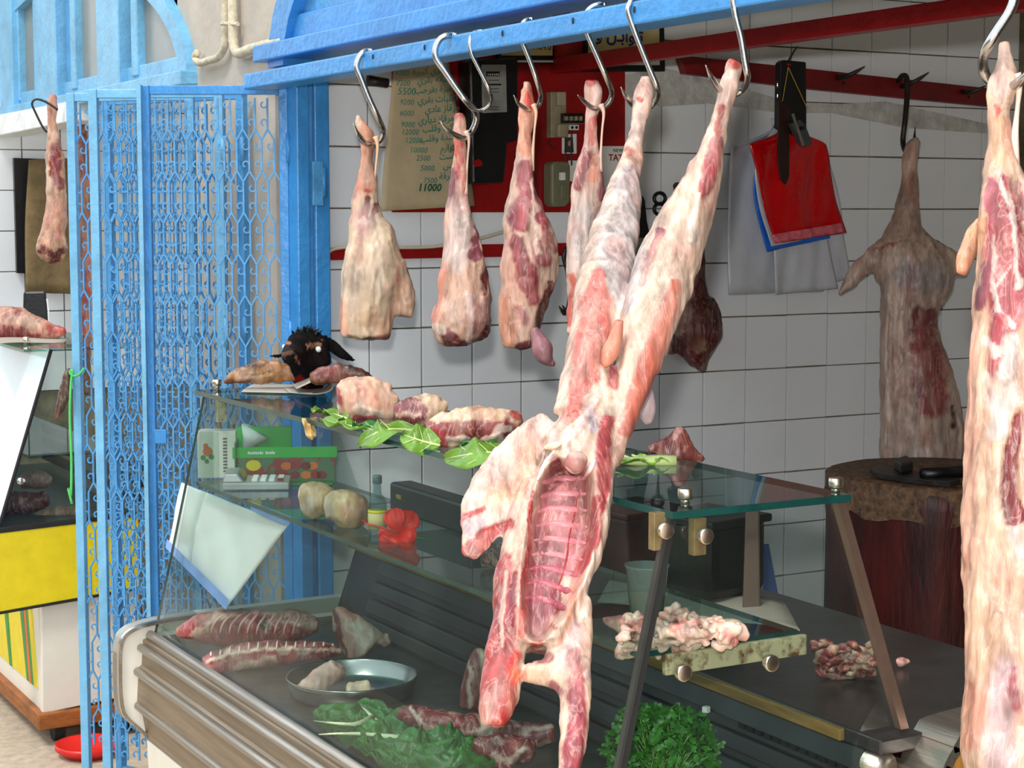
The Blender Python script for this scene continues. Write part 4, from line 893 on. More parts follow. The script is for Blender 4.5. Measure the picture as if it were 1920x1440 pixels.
# white sheet behind the front glass, standing in for a bright reflection
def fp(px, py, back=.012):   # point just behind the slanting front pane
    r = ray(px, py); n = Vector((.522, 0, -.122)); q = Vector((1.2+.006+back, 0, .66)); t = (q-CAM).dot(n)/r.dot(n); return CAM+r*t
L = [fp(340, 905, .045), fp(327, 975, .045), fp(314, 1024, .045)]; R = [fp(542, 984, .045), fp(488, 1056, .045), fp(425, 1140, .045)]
ws = thing('white_sheet', 'crumpled white sheet with blue edges standing in for a reflection in the glass', 'sheet', fp(420, 1020))
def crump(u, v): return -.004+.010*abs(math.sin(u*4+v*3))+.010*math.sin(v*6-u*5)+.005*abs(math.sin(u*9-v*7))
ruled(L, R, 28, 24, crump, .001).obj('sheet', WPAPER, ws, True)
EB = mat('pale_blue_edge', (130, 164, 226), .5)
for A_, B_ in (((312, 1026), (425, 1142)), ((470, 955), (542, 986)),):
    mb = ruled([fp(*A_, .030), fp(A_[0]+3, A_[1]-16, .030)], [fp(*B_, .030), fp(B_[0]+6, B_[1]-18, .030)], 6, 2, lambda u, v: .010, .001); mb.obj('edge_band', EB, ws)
# round steel tray
DK = .659
c = on(660, 1300, DK); k = (c-CAM).dot(FW)/FPX; R = 122*k
tr = thing('steel_tray', 'round stainless steel tray inside the glass counter', 'tray', c)
MB().lathe([(.002, .003), (R*.88, .003), (R*.93, .008), (R*.985, .034), (R, .038), (R*1.01, .036), (R*.95, .004), (R*.88, 0), (.002, 0)], c, 48).obj('tray', mat('tray_steel', (170, 172, 170), .24, 1, .08, 10), tr, True)
# white cube on the slats
c = on(1324, 1338, .78); o = boxat('white_block', WPAPER, None, (1.655, atX(1324, 1330, 1.655).y, atX(1324, 1336, 1.655).z), (.010, .010, .010), .3, .001); tag(o, 'tiny white block stuck on the dark slats', 'block')
# paper sheet and dark stand-ins for a reflection behind the counter
o = ruled([on(1150, 1075, .84), on(1120, 1130, .84)], [on(1470, 1130, .84), on(1500, 1185, .84)], 12, 6, lambda u, v: .004*math.sin(u*9), .001, nrm=Vector((0, 0, 1))).obj('paper_sheet', PAPER2, smooth=True); tag(o, 'grey wrapping paper lying on the steel worktop', 'paper')
c = on(1330, 1108, .842); bb = thing('black_crate', 'black block standing in for a dark reflection in the end glass', 'crate', c)  # black shape added in place of a dark reflection in the end glass
boxat('crate', mat('gloss_black', (10, 12, 12), .25), bb, c, (.16, .16, .155), .2, .02); boxat('crate_rim', BLACK, bb, c+Vector((0, 0, .14)), (.172, .172, .016), .2, .004)  # body and rim of the black stand-in for the reflection
c = on(1185, 1075, .842); o = thing('dark_cupboard', 'dark maroon block added for the reflection, beside the black block', 'box', c)  # added block for the maroon part of that reflection
boxat('box_body', mat('maroon_wood', (50, 16, 16), .4, 0, .3, 10), o, c, (.17, .16, .13), .15, .006); boxat('box_lid', mat('maroon_lid', (60, 22, 20), .4), o, c+Vector((0, 0, .13)), (.178, .168, .012), .15, .003)  # body and cap of the added maroon block for the reflection
a, b = on(1405, 1140, .842), None; d_ = (a-CAM).dot(FW)
o = MB().hexa([at_d(1392, 1140, d_), at_d(1426, 1146, d_), at_d(1426, 1146, d_+.03), at_d(1392, 1140, d_+.03), at_d(1398, 955, d_), at_d(1424, 955, d_), at_d(1424, 955, d_+.03), at_d(1398, 955, d_+.03)]).obj('wooden_post', mat('dull_brown', (104, 78, 66), .5), bevel=.003); tag(o, 'upright brown strip added for the reflection, beside the black crate', 'board')  # added strip for the brown part of the end glass reflection
br = thing('blue_broom', 'blue bristle broom leaning at the tiled wall behind the counter', 'broom', W(1450, 1160, .15))
for i in range(16): MB().tube([W(1428+i*.8, 1020, .12), W(1434+i*2.2, 1165, .16)], .0028, 4).obj('bristle', mat('blue_bristle', (84, 112, 176), .5), br)
MB().tube([W(1450, 1150, .15), Vector((W(1456, 1165, .17).x, W(1456, 1165, .17).y, .0))], .009, 8).obj('stick', mat('blue_stick', (60, 90, 150), .4), br)
# red basin
c = at_d(165, 1392, 5.25); rbz = thing('red_basin', 'red plastic basin on the floor behind the folding gate', 'basin', (c.x, c.y, 0)); R = 58*5.25/FPX
hz = c.z
MB().lathe([(.002, .002), (R*.74, 0), (R*.95, hz-.02), (R*1.05, hz-.014), (R*1.05, hz), (R*.96, hz), (R*.72, .008), (.002, .008)], (c.x, c.y, 0), 32).obj('basin', mat('red_plastic', (214, 30, 24), .35), rbz, True)
# neighbour's wall: board, cloth, black box
o = MB().prism([atY(x, y, YL-.03) for x, y in ((26, 296), (86, 298), (86, 514), (32, 512))], (0, .02, 0)).obj('dark_board', BLACK); tag(o, 'tall black board on the neighbouring tiled wall', 'board')
L = [atY(54, 300, YL-.06), atY(48, 420, YL-.07), atY(50, 548, YL-.08)]; R_ = [atY(150, 296, YL-.06), atY(152, 420, YL-.07), atY(155, 552, YL-.08)]
o = ruled(L, R_, 16, 12, lambda u, v: .012*math.sin(u*9+v), .002).obj('brown_cloth', mat('brown_canvas', (124, 104, 70), .85, 0, .2, 20, .3, 60), smooth=True); tag(o, 'brown cloth hanging over the black board', 'cloth')
# ================================================================ meat
FAT = (232, 212, 184); PFAT = (232, 192, 170); MUS = (168, 72, 80); DRED = (108, 18, 28); SAL = (224, 126, 106); PALE = (236, 206, 198); FILM = (208, 202, 206)
BLOOD = (192, 20, 18); ORF = (230, 160, 124); BONE = (240, 230, 216); PURP = (146, 78, 94)
MM = meat_mat('meat', (2.2, 2.2, .55), 34); MMF = meat_mat('fatty_meat', (1.6, 1.6, .8), 26, .42, .3, .16, .12); MMX = meat_mat('wet_meat', (1.4, 1.4, 1.0), 40, .3, .45, .35, .35)
def hang(name, lab, cat, pieces, d, base, strokes, parts=(), group=None, **kw):
    me = meat_mesh('flesh', pieces, d, base, strokes, **kw)
    t = thing(name, lab, cat, Vector((np.array([v.co for v in me.vertices]).mean(0))), group)
    world = me.copy()
    link('flesh', me, t)
    for (pn, path, r, col, lift, m) in parts:
        if lift is None:
            dq = d if not isinstance(d, (list, tuple)) else d[0][1]
            K = 14; mb = MB().tube([at_d(q[0], q[1], dq-.006) for q in catmull(path, K)], [r*(1.5-1.0*math.sin(math.pi*i/(K-1))) for i in range(K)], 8)
        else: mb = surf_tube(world, path, r, lift)
        if mb.v:
            pm = mb.mesh(pn, m or MMF, True); flat_col(pm, col); link(pn, pm, t)
    return t, world
def blob(t, name, pieces, d, base, strokes=(), **kw):
    me = meat_mesh(name, pieces, d, base, strokes, **kw); return link(name, me, t)
G = 'cuts of meat hanging from the blue beam'
# --- leg 1
t, w_ = hang('lamb_haunch', 'fat covered leg of lamb hanging nearest the blue door post', 'meat',
 [[(671, 216, 5), (676, 232, 9), (687, 256, 15), (690, 290, 13), (689, 330, 18), (684, 370, 25), (686, 410, 33), (697, 450, 46), (699, 485, 55), (699, 525, 61), (690, 565, 53), (686, 605, 50), (684, 632, 46)],
  [(740, 490, 22), (752, 540, 23), (757, 575, 20), (756, 592, 16)]], 3.72, FAT,
 [((224, 156, 124), .9, .5, 0, [(684, 236, 14), (690, 290, 17), (686, 345, 20)]), ((200, 120, 110), .6, .6, 0, [(672, 330, 8), (664, 365, 8)]), (DRED, .9, .4, -.002, [(690, 372, 6), (686, 402, 5)]), (DRED, .9, .4, 0, [(703, 385, 5), (702, 400, 5)]),
  ((204, 40, 36), .9, .4, 0, [(688, 356, 6)]), ((196, 172, 172), .8, .7, 0, [(684, 405, 18), (680, 440, 12)]), ((186, 170, 166), .5, .8, 0, [(660, 520, 16), (662, 545, 10)]), ((226, 152, 124), .8, .7, 0, [(638, 560, 9), (645, 625, 14)]),
  ((240, 228, 214), .9, .3, .002, [(636, 638, 9), (676, 641, 6)]), (DRED, .9, .4, 0, [(690, 640, 9), (720, 634, 8), (735, 626, 5)]), ((226, 184, 140), .6, .8, 0, [(695, 600, 26), (715, 610, 16)]), ((232, 188, 160), .8, .6, .003, [(752, 540, 22), (757, 590, 20)]), ((214, 100, 80), .5, .6, 0, [(748, 500, 4), (753, 530, 4)]),
  (None, 0, .6, -.004, [(738, 560, 5), (740, 610, 6)]), (None, 0, .7, .005, [(705, 480, 24), (705, 560, 26)])],
 [('tendon', [(704, 256), (708, 275), (704, 320), (700, 362), (699, 396)], .0045, (228, 188, 150), None, None)], G, m=MMF, voxel=.0035)
# --- leg 2
t, w_ = hang('lamb_haunch', 'leg of lamb with red cut end in front of the price list', 'meat',
 [[(861, 213, 11), (861, 240, 13), (863, 285, 13), (860, 335, 17), (859, 400, 26), (866, 460, 36), (870, 510, 45), (872, 560, 50), (867, 605, 58), (876, 640, 44)]], 3.37, (228, 188, 166),
 [((196, 86, 86), .9, .4, 0, [(861, 214, 13)]), ((230, 186, 172), .8, .6, 0, [(861, 245, 14)]), ((212, 66, 48), .9, .4, 0, [(861, 272, 9), (857, 335, 5)]), ((140, 64, 82), .95, .4, .002, [(850, 325, 8), (842, 378, 10)]), ((200, 110, 100), .8, .5, 0, [(868, 330, 7), (870, 370, 6)]),
  ((216, 200, 196), .85, .7, 0, [(862, 390, 24), (860, 440, 28), (858, 485, 24)]), ((138, 62, 84), .95, .35, -.002, [(893, 425, 7), (890, 482, 9)]), ((226, 148, 122), .9, .6, 0, [(828, 500, 9), (822, 560, 11), (814, 600, 15)]), (DRED, .95, .3, -.004, [(913, 505, 8), (909, 548, 7)]),
  ((206, 156, 148), .95, .4, .006, [(916, 562, 14), (902, 602, 24)]), ((112, 24, 34), .95, .35, -.003, [(838, 632, 13), (866, 654, 16), (905, 648, 16), (920, 618, 9)]), ((230, 206, 200), .95, .35, .006, [(880, 560, 12), (884, 615, 7), (882, 650, 4)]), ((150, 90, 100), .9, .4, .004, [(842, 630, 10)]), ((234, 214, 204), .9, .4, .002, [(812, 612, 6), (830, 622, 8)])],
 [('tendon', [(873, 246), (879, 262), (877, 295), (874, 335), (872, 365)], .0040, (224, 190, 172), None, None)], G, m=MM, voxel=.0035)
# --- leg 3 with gland
t, w_ = hang('lamb_haunch', 'leg of lamb with marbled red muscle in front of the switch box', 'meat',
 [[(988, 153, 6), (989, 180, 12), (988, 215, 14), (983, 255, 11), (983, 300, 18), (980, 345, 25), (984, 400, 39), (992, 450, 50), (994, 490, 54), (986, 540, 50), (978, 590, 42), (971, 635, 33), (969, 652, 26)]], 3.16, (226, 192, 172),
 [((228, 156, 124), .9, .5, 0, [(988, 170, 13), (986, 230, 13), (983, 280, 10)]), ((210, 66, 52), .9, .5, 0, [(990, 172, 6), (990, 196, 8)]), ((168, 78, 90), .95, .4, .003, [(984, 310, 13), (986, 360, 20), (978, 415, 18)]), ((168, 78, 90), .95, .4, .003, [(1006, 335, 8), (1014, 410, 13), (1018, 485, 17)]), ((150, 54, 68), .9, .4, 0, [(1030, 440, 6), (1038, 470, 7)]),
  ((236, 210, 196), .9, .4, .002, [(1000, 335, 3), (1003, 420, 4), (1012, 474, 5)]), (PURP, .8, .5, 0, [(964, 395, 8), (962, 430, 6)]), ((148, 52, 64), .95, .4, .002, [(968, 450, 14), (984, 510, 20), (1000, 565, 12)]), (DRED, .95, .35, -.003, [(1031, 535, 7), (1018, 590, 10), (1006, 632, 11)]),
  ((228, 164, 126), .85, .6, 0, [(944, 560, 13), (950, 650, 17)]), ((110, 36, 48), .95, .35, 0, [(980, 652, 12), (996, 646, 10)]), ((170, 100, 116), .7, .5, 0, [(975, 580, 10), (985, 600, 8)]), (None, 0, .5, -.003, [(955, 560, 2), (962, 650, 2)])],
 [('tendon', [(999, 196), (1005, 212), (1002, 245), (999, 285), (996, 320)], .0040, (228, 184, 156), None, None)], G, m=MM, voxel=.0035)
blob(t, 'gland', [[(1000, 615, 9), (1008, 634, 13), (1016, 652, 20), (1022, 668, 17), (1032, 680, 8), (1041, 684, 6)]], 3.12, (166, 116, 128), [((150, 92, 104), .8, .6, 0, [(1030, 678, 8), (1041, 684, 7)])], voxel=.003, ratio=.9, lump=(.001, 30), m=MMF)
# --- leg 4
t, w_ = hang('lamb_haunch', 'slim pale leg hanging directly left of the open carcass', 'meat',
 [[(1110, 150, 13), (1112, 180, 17), (1110, 215, 13), (1108, 260, 14), (1104, 300, 23), (1101, 360, 30), (1095, 420, 33), (1090, 480, 30), (1080, 560, 18), (1070, 625, 7)]], 2.98, (222, 198, 186),
 [((204, 58, 48), .9, .4, 0, [(1110, 148, 13)]), ((232, 194, 182), .8, .6, 0, [(1112, 185, 17)]), ((208, 86, 66), .9, .4, 0, [(1112, 222, 8), (1108, 265, 6)]), ((160, 74, 84), .95, .4, .002, [(1098, 285, 9), (1089, 345, 11)]), ((222, 140, 104), .8, .5, 0, [(1112, 290, 5), (1110, 340, 5)]),
  ((146, 76, 94), .95, .4, 0, [(1126, 320, 6), (1130, 370, 7)]), ((210, 202, 202), .8, .6, 0, [(1095, 400, 22), (1086, 480, 20)]), ((196, 86, 72), .9, .5, 0, [(1076, 515, 8), (1067, 605, 8)])],
 [('tendon', [(1126, 196), (1132, 212), (1129, 245), (1126, 295), (1125, 322)], .0036, (226, 184, 168), None, None)], G, m=MM, voxel=.0035)
# --- open carcass
DC = [(110, 2.66), (400, 2.60), (880, 2.455), (1440, 2.27), (1600, 2.24)]
ca_pieces = [
 [(1378, 118, 13, .8, -.04), (1366, 165, 20, .8, -.04), (1350, 220, 17, .8, -.03), (1334, 290, 26, .8, -.03), (1301, 375, 42, .8, -.02), (1262, 470, 58, .8, 0), (1222, 580, 57, .8, 0), (1196, 680, 42, .8, 0), (1168, 780, 30, .8, 0), (1140, 870, 24, .8, 0)],
 [(1212, 143, 12, .8, .16), (1207, 175, 20, .8, .16), (1196, 235, 15, .8, .15), (1183, 300, 22, .8, .13), (1165, 380, 37, .8, .1), (1148, 460, 48, .8, .07), (1132, 540, 56, .8, .04), (1112, 630, 46, .8, .02), (1092, 710, 38, .8, .01), (1070, 780, 34, .8, 0)],
 [(1140, 690, 26, .9, .01), (1120, 760, 50, .8, .01), (1092, 840, 68, .7, 0), (1072, 920, 76, .8, 0), (1058, 1000, 80, .85, 0), (1036, 1080, 74, .85, 0), (1015, 1150, 76, .8, 0), (1012, 1210, 70, .7, 0)],
 [(1035, 800, 36, .35, 0), (990, 840, 44, .3, 0), (945, 900, 52, .3, 0), (915, 960, 52, .3, 0), (895, 1010, 30, .35, 0), (882, 1045, 14, .5, 0)],
 [(1000, 900, 20, .6, -.01), (975, 1010, 32, .7, 0), (958, 1110, 32, .8, 0), (955, 1190, 40, .8, 0), (942, 1260, 38, .8, 0), (932, 1320, 37, .8, 0), (926, 1362, 24, .8, 0)],
 [(1090, 1120, 18, .8, 0), (1085, 1180, 28, .8, 0), (1062, 1240, 44, .6, -.01), (1078, 1290, 34, .7, -.01), (1078, 1340, 27, .8, -.01), (1072, 1400, 26, .8, -.01), (1062, 1470, 22, .8, 0), (1056, 1560, 16, .8, 0)],
 [(975, 1262, 14, .6, 0), (1015, 1262, 24, .6, -.01), (1060, 1262, 34, .6, -.01)],
]
ca_str = [
 # cavity hollow
 ((182, 104, 114), .95, .35, -.056, [(1062, 912, 42), (1054, 985, 54), (1040, 1062, 50), (1022, 1130, 38), (1008, 1182, 18)]),
 ((152, 62, 80), .8, .5, 0, [(1030, 1040, 30), (1014, 1120, 28), (1005, 1180, 16)]),
 ((198, 132, 136), .6, .7, 0, [(1092, 940, 14), (1086, 1020, 14), (1062, 1080, 10)]),
 # pelvis
 ((214, 198, 182), .9, .5, 0, [(1108, 700, 20), (1088, 760, 18)]), ((116, 34, 48), .95, .35, -.008, [(1078, 775, 6), (1046, 808, 9), (1026, 832, 9)]), ((242, 224, 216), .95, .4, .004, [(1118, 750, 6), (1086, 800, 9), (1056, 832, 9)]),
 ((196, 190, 202), .9, .4, -.002, [(1102, 765, 7), (1110, 800, 11)]), ((166, 46, 56), .95, .4, -.006, [(1146, 692, 9), (1150, 722, 10)]), ((214, 202, 184), .95, .4, .004, [(1142, 762, 10), (1132, 792, 12)]),
 ((188, 74, 84), .95, .35, .003, [(1136, 790, 14), (1130, 850, 18), (1132, 910, 15), (1140, 935, 9)]), ((228, 200, 186), .7, .5, 0, [(1052, 830, 10), (1080, 832, 14), (1106, 836, 10)]),
 ((120, 20, 22), .95, .35, -.006, [(1040, 862, 10), (1046, 892, 13)]), ((70, 60, 56), .9, .3, -.02, [(1026, 850, 9), (1012, 874, 6)]),
 # right leg
 ((200, 66, 60), .95, .4, 0, [(1378, 116, 13)]), ((238, 210, 200), .8, .6, 0, [(1366, 155, 20), (1358, 190, 16)]), ((186, 58, 60), .95, .35, 0, [(1352, 205, 7), (1346, 246, 6)]), ((176, 70, 82), .97, .3, .004, [(1344, 258, 10), (1336, 310, 17), (1322, 352, 12), (1318, 368, 4)]),
 ((250, 240, 228), .95, .35, .005, [(1311, 368, 5), (1302, 415, 9), (1297, 447, 9)]), ((154, 76, 94), .95, .3, -.003, [(1237, 436, 7), (1216, 490, 9), (1204, 532, 5)]), ((238, 214, 194), .7, .7, 0, [(1255, 480, 30), (1205, 600, 32), (1180, 680, 22)]),
 ((224, 122, 102), .95, .45, .003, [(1266, 535, 13), (1246, 600, 18), (1224, 665, 21), (1200, 735, 20), (1176, 805, 14)]), ((240, 214, 200), .8, .5, .004, [(1180, 560, 12), (1160, 620, 12)]), (None, 0, .6, -.004, [(1165, 640, 4), (1160, 690, 4)]),
 # left leg
 ((216, 210, 212), .9, .6, 0, [(1184, 330, 22), (1162, 410, 38), (1165, 480, 46), (1172, 560, 24)]), ((238, 210, 198), .8, .6, 0, [(1207, 165, 20), (1198, 220, 15), (1188, 262, 14)]), ((206, 60, 48), .9, .4, 0, [(1200, 186, 5)]), ((204, 130, 110), .9, .4, 0, [(1176, 282, 8), (1184, 284, 6)]),
 ((222, 118, 108), .95, .35, .004, [(1124, 512, 12), (1116, 570, 30), (1110, 635, 34), (1096, 700, 26), (1074, 762, 14), (1052, 800, 10)]), ((244, 232, 220), .5, .7, 0, [(1150, 380, 14), (1135, 430, 14)]),
 # flap
 ((234, 208, 198), .9, .5, 0, [(1010, 800, 44), (950, 880, 60), (912, 960, 52)]), ((238, 190, 156), .8, .7, .002, [(990, 850, 18), (972, 915, 24), (930, 935, 20)]), ((190, 58, 64), .95, .35, 0, [(868, 972, 7), (905, 955, 5)]), ((208, 192, 202), .9, .5, 0, [(884, 990, 18), (900, 985, 10)]),
 ((180, 48, 58), .95, .35, -.003, [(888, 1030, 18), (915, 1004, 14), (955, 984, 10)]), ((188, 40, 46), .95, .4, 0, [(866, 1030, 8), (880, 1052, 12)]), ((222, 168, 160), .8, .5, 0, [(860, 965, 10), (856, 1000, 8)]),
 # spine and neck
 ((172, 58, 64), .95, .4, 0, [(950, 1060, 26), (942, 1160, 28), (932, 1260, 34), (922, 1330, 32)]), ((236, 196, 178), .95, .4, .005, [(1004, 880, 9), (984, 960, 9), (970, 1040, 9), (972, 1130, 8)]), ((236, 206, 192), .85, .4, .003, [(948, 1070, 4), (940, 1160, 5), (944, 1215, 3)]),
 ((150, 60, 80), .9, .4, -.003, [(966, 1080, 7), (958, 1180, 8)]), (BLOOD, .95, .4, 0, [(1000, 922, 5), (994, 990, 5), (984, 1090, 5), (978, 1190, 8)]), ((200, 28, 20), .95, .45, .002, [(968, 1230, 10), (952, 1310, 14), (930, 1372, 24)]), ((206, 120, 112), .7, .5, .002, [(912, 1310, 6), (905, 1350, 8)]),
 # right flank, breast bone
 ((246, 224, 208), .95, .35, .004, [(1152, 900, 6), (1142, 950, 7), (1122, 1020, 8), (1108, 1080, 10), (1092, 1150, 12)]), ((186, 62, 70), .95, .4, 0, [(1126, 940, 13), (1116, 1000, 10), (1102, 1050, 9), (1090, 1074, 7)]), ((242, 216, 198), .95, .35, .006, [(1066, 1085, 8), (1056, 1150, 11), (1040, 1200, 11), (1000, 1212, 9)]),
 ((184, 34, 34), .95, .35, 0, [(1054, 1108, 4)]), ((184, 34, 34), .95, .35, 0, [(1046, 1148, 4)]), ((184, 34, 34), .95, .35, 0, [(1038, 1180, 5)]), ((196, 36, 32), .95, .35, 0, [(1000, 1210, 8), (1012, 1208, 6)]), ((230, 160, 132), .8, .5, 0, [(1078, 1100, 7), (1068, 1160, 8), (1050, 1215, 8)]),
 # shoulder and foreleg
 ((234, 200, 198), .9, .5, 0, [(1082, 1180, 16), (1068, 1230, 24)]), ((180, 92, 98), .9, .5, 0, [(1074, 1225, 12), (1086, 1262, 18), (1078, 1280, 16)]), ((236, 202, 176), .9, .5, 0, [(1030, 1256, 20), (1002, 1268, 20)]), ((236, 116, 78), .8, .5, 0, [(975, 1268, 14)]), ((138, 38, 54), .95, .4, -.004, [(1000, 1232, 14), (1028, 1232, 10)]),
 ((138, 66, 82), .9, .5, 0, [(1038, 1286, 12), (1052, 1296, 8)]), ((166, 62, 78), .97, .4, 0, [(1082, 1300, 18), (1080, 1380, 24), (1074, 1460, 22), (1062, 1560, 18)]), ((240, 208, 182), .95, .4, .002, [(1056, 1320, 5), (1050, 1400, 5), (1044, 1480, 5)]), ((238, 210, 210), .9, .5, .003, [(1104, 1262, 8)]), ((200, 120, 130), .6, .5, 0, [(1092, 1330, 4), (1086, 1420, 4)]),
]
ribs = []
for i in range(9):
    y = 905+27*i; lx = 1010-3.4*i; rx = np.interp(y, [900, 1000, 1080, 1140, 1180], [1100, 1106, 1086, 1058, 1040])
    sl = -10+4.2*i; ribs.append(('rib', [(lx, y), (lx+(rx-lx)*.35, y-3+sl*.2), (lx+(rx-lx)*.7, y+sl*.55), (rx, y+sl)], .0075, (190, 116, 122) if i < 6 else (166, 84, 96), -.0060, None))
bl = [('blood_streak', [(1082, 930), (1078, 960), (1068, 1000), (1062, 1050), (1050, 1090), (1028, 1130)], .0013, (150, 10, 14), .0, None), ('tendon', [(1020, 840), (1036, 836), (1052, 832)], .005, (240, 214, 180), .004, None),
      ('membrane_edge', [(1008, 900), (1022, 870), (1040, 845)], .0035, (238, 214, 206), .002, None), ('membrane_edge', [(1096, 895), (1108, 878), (1116, 862)], .0035, (232, 204, 200), .002, None)]
cc, cw = hang('open_carcass', 'gutted carcass split open to show its ribs, leaning over the glass counter', 'carcass', ca_pieces, DC, (232, 204, 184), ca_str, ribs+bl, G, m=MM, voxel=.0032, smooth=4, lump=(.0025, 30), warp=5)
blob(cc, 'kidney_fat', [[(1062, 862, 16), (1082, 868, 24), (1098, 872, 15)]], 2.40, (176, 104, 104), [((232, 206, 198), .9, .4, 0, [(1058, 880, 6), (1075, 894, 6), (1095, 888, 6)]), ((226, 196, 180), .9, .5, 0, [(1070, 842, 10), (1100, 850, 10)])], voxel=.003, m=MMF, lump=(.0012, 30))
blob(cc, 'gland', [[(1160, 600, 10), (1152, 640, 15), (1140, 668, 16), (1128, 684, 7)]], 2.49, (226, 150, 124), [((214, 120, 100), .6, .6, 0, [(1135, 670, 12)])], voxel=.003, m=MMF, lump=(.0012, 40))
blob(cc, 'udder', [[(1196, 690, 12), (1206, 735, 19), (1212, 772, 18), (1216, 796, 8)]], 2.62, (214, 194, 202), [((226, 196, 196), .8, .5, 0, [(1214, 796, 10)])], voxel=.003, m=MMF, lump=(.0008, 30), ratio=.9)
# --- right carcass
RG = [(60, 2.13), (1600, 2.10)]
t, w_ = hang('whole_carcass', 'pale whole carcass hanging at the right edge of the counter', 'carcass',
 [[(1883, 78, 11), (1880, 110, 18), (1880, 160, 28), (1872, 210, 18), (1876, 260, 22), (1880, 320, 36), (1890, 400, 58), (1904, 480, 74), (1914, 600, 92), (1918, 750, 104), (1921, 900, 112), (1922, 1050, 116), (1924, 1150, 112), (1922, 1280, 114), (1922, 1440, 118), (1920, 1560, 100), (1915, 1640, 60)],
  [(1838, 408, 12, .8, .05), (1822, 450, 17, .8, .05), (1812, 488, 15, .8, .05), (1804, 512, 8, .8, .05)]], RG, (226, 190, 164),
 [((230, 198, 188), .9, .5, 0, [(1880, 95, 16), (1878, 150, 24)]), ((206, 52, 46), .9, .4, 0, [(1866, 192, 4), (1868, 228, 6)]), ((232, 190, 150), .8, .5, 0, [(1874, 230, 12), (1874, 300, 10)]), ((172, 84, 106), .95, .4, 0, [(1862, 345, 9), (1848, 395, 8)]),
  ((178, 78, 90), .97, .35, .003, [(1884, 335, 10), (1876, 400, 30), (1884, 470, 44), (1890, 560, 40), (1884, 630, 26), (1880, 700, 22)]), ((160, 60, 78), .95, .35, 0, [(1908, 340, 8), (1912, 400, 12)]), ((240, 226, 220), .9, .4, .003, [(1872, 325, 5), (1896, 400, 4), (1906, 470, 5), (1912, 540, 5)]), ((240, 226, 220), .9, .4, .002, [(1858, 440, 2.5), (1862, 520, 4), (1872, 590, 6), (1900, 610, 8)]), ((240, 226, 220), .85, .4, 0, [(1895, 500, 2), (1870, 540, 3)]), ((236, 222, 218), .85, .4, 0, [(1850, 640, 8), (1868, 665, 6), (1895, 655, 12)]), ((236, 222, 218), .8, .4, 0, [(1855, 700, 6), (1850, 760, 8)]),
  ((136, 64, 86), .95, .4, 0, [(1846, 500, 9), (1838, 570, 10)]), ((180, 80, 90), .95, .4, .002, [(1872, 600, 12), (1880, 640, 14)]), ((180, 80, 90), .95, .4, .002, [(1866, 690, 10), (1880, 710, 8)]), ((148, 92, 118), .9, .5, 0, [(1866, 740, 12), (1870, 770, 12)]), ((240, 228, 222), .9, .5, 0, [(1900, 640, 16), (1890, 720, 18), (1866, 810, 20)]),
  ((138, 26, 38), .97, .3, -.004, [(1912, 780, 10), (1896, 850, 13), (1894, 910, 16), (1902, 970, 16)]), ((214, 206, 208), .8, .5, 0, [(1908, 1000, 14), (1908, 1040, 10)]), ((242, 184, 162), .8, .7, 0, [(1868, 1060, 24), (1892, 1090, 22)]), ((206, 40, 34), .95, .4, 0, [(1876, 1148, 4)]), ((238, 160, 132), .6, .6, 0, [(1880, 1152, 8), (1915, 1150, 8)]),
  ((214, 188, 200), .8, .7, 0, [(1888, 1250, 22), (1872, 1360, 34), (1880, 1440, 30)]), ((226, 148, 128), .8, .6, 0, [(1832, 1290, 16), (1820, 1390, 16)]), ((186, 84, 98), .9, .5, 0, [(1898, 1250, 6), (1906, 1320, 10)]), ((234, 182, 160), .8, .6, 0, [(1822, 600, 12), (1818, 900, 14), (1816, 1050, 12)]),
  ((232, 176, 136), .95, .3, 0, [(1836, 405, 14), (1812, 490, 17), (1803, 515, 10)]), ((198, 110, 90), .8, .4, 0, [(1802, 516, 8)]), (None, 0, .5, -.006, [(1838, 440, 5), (1834, 520, 6)])],
 [('tendon', [(1902, 140), (1910, 165), (1908, 200), (1903, 250), (1899, 310)], .0058, (234, 206, 186), None, None)], G, m=MM, voxel=.0032)
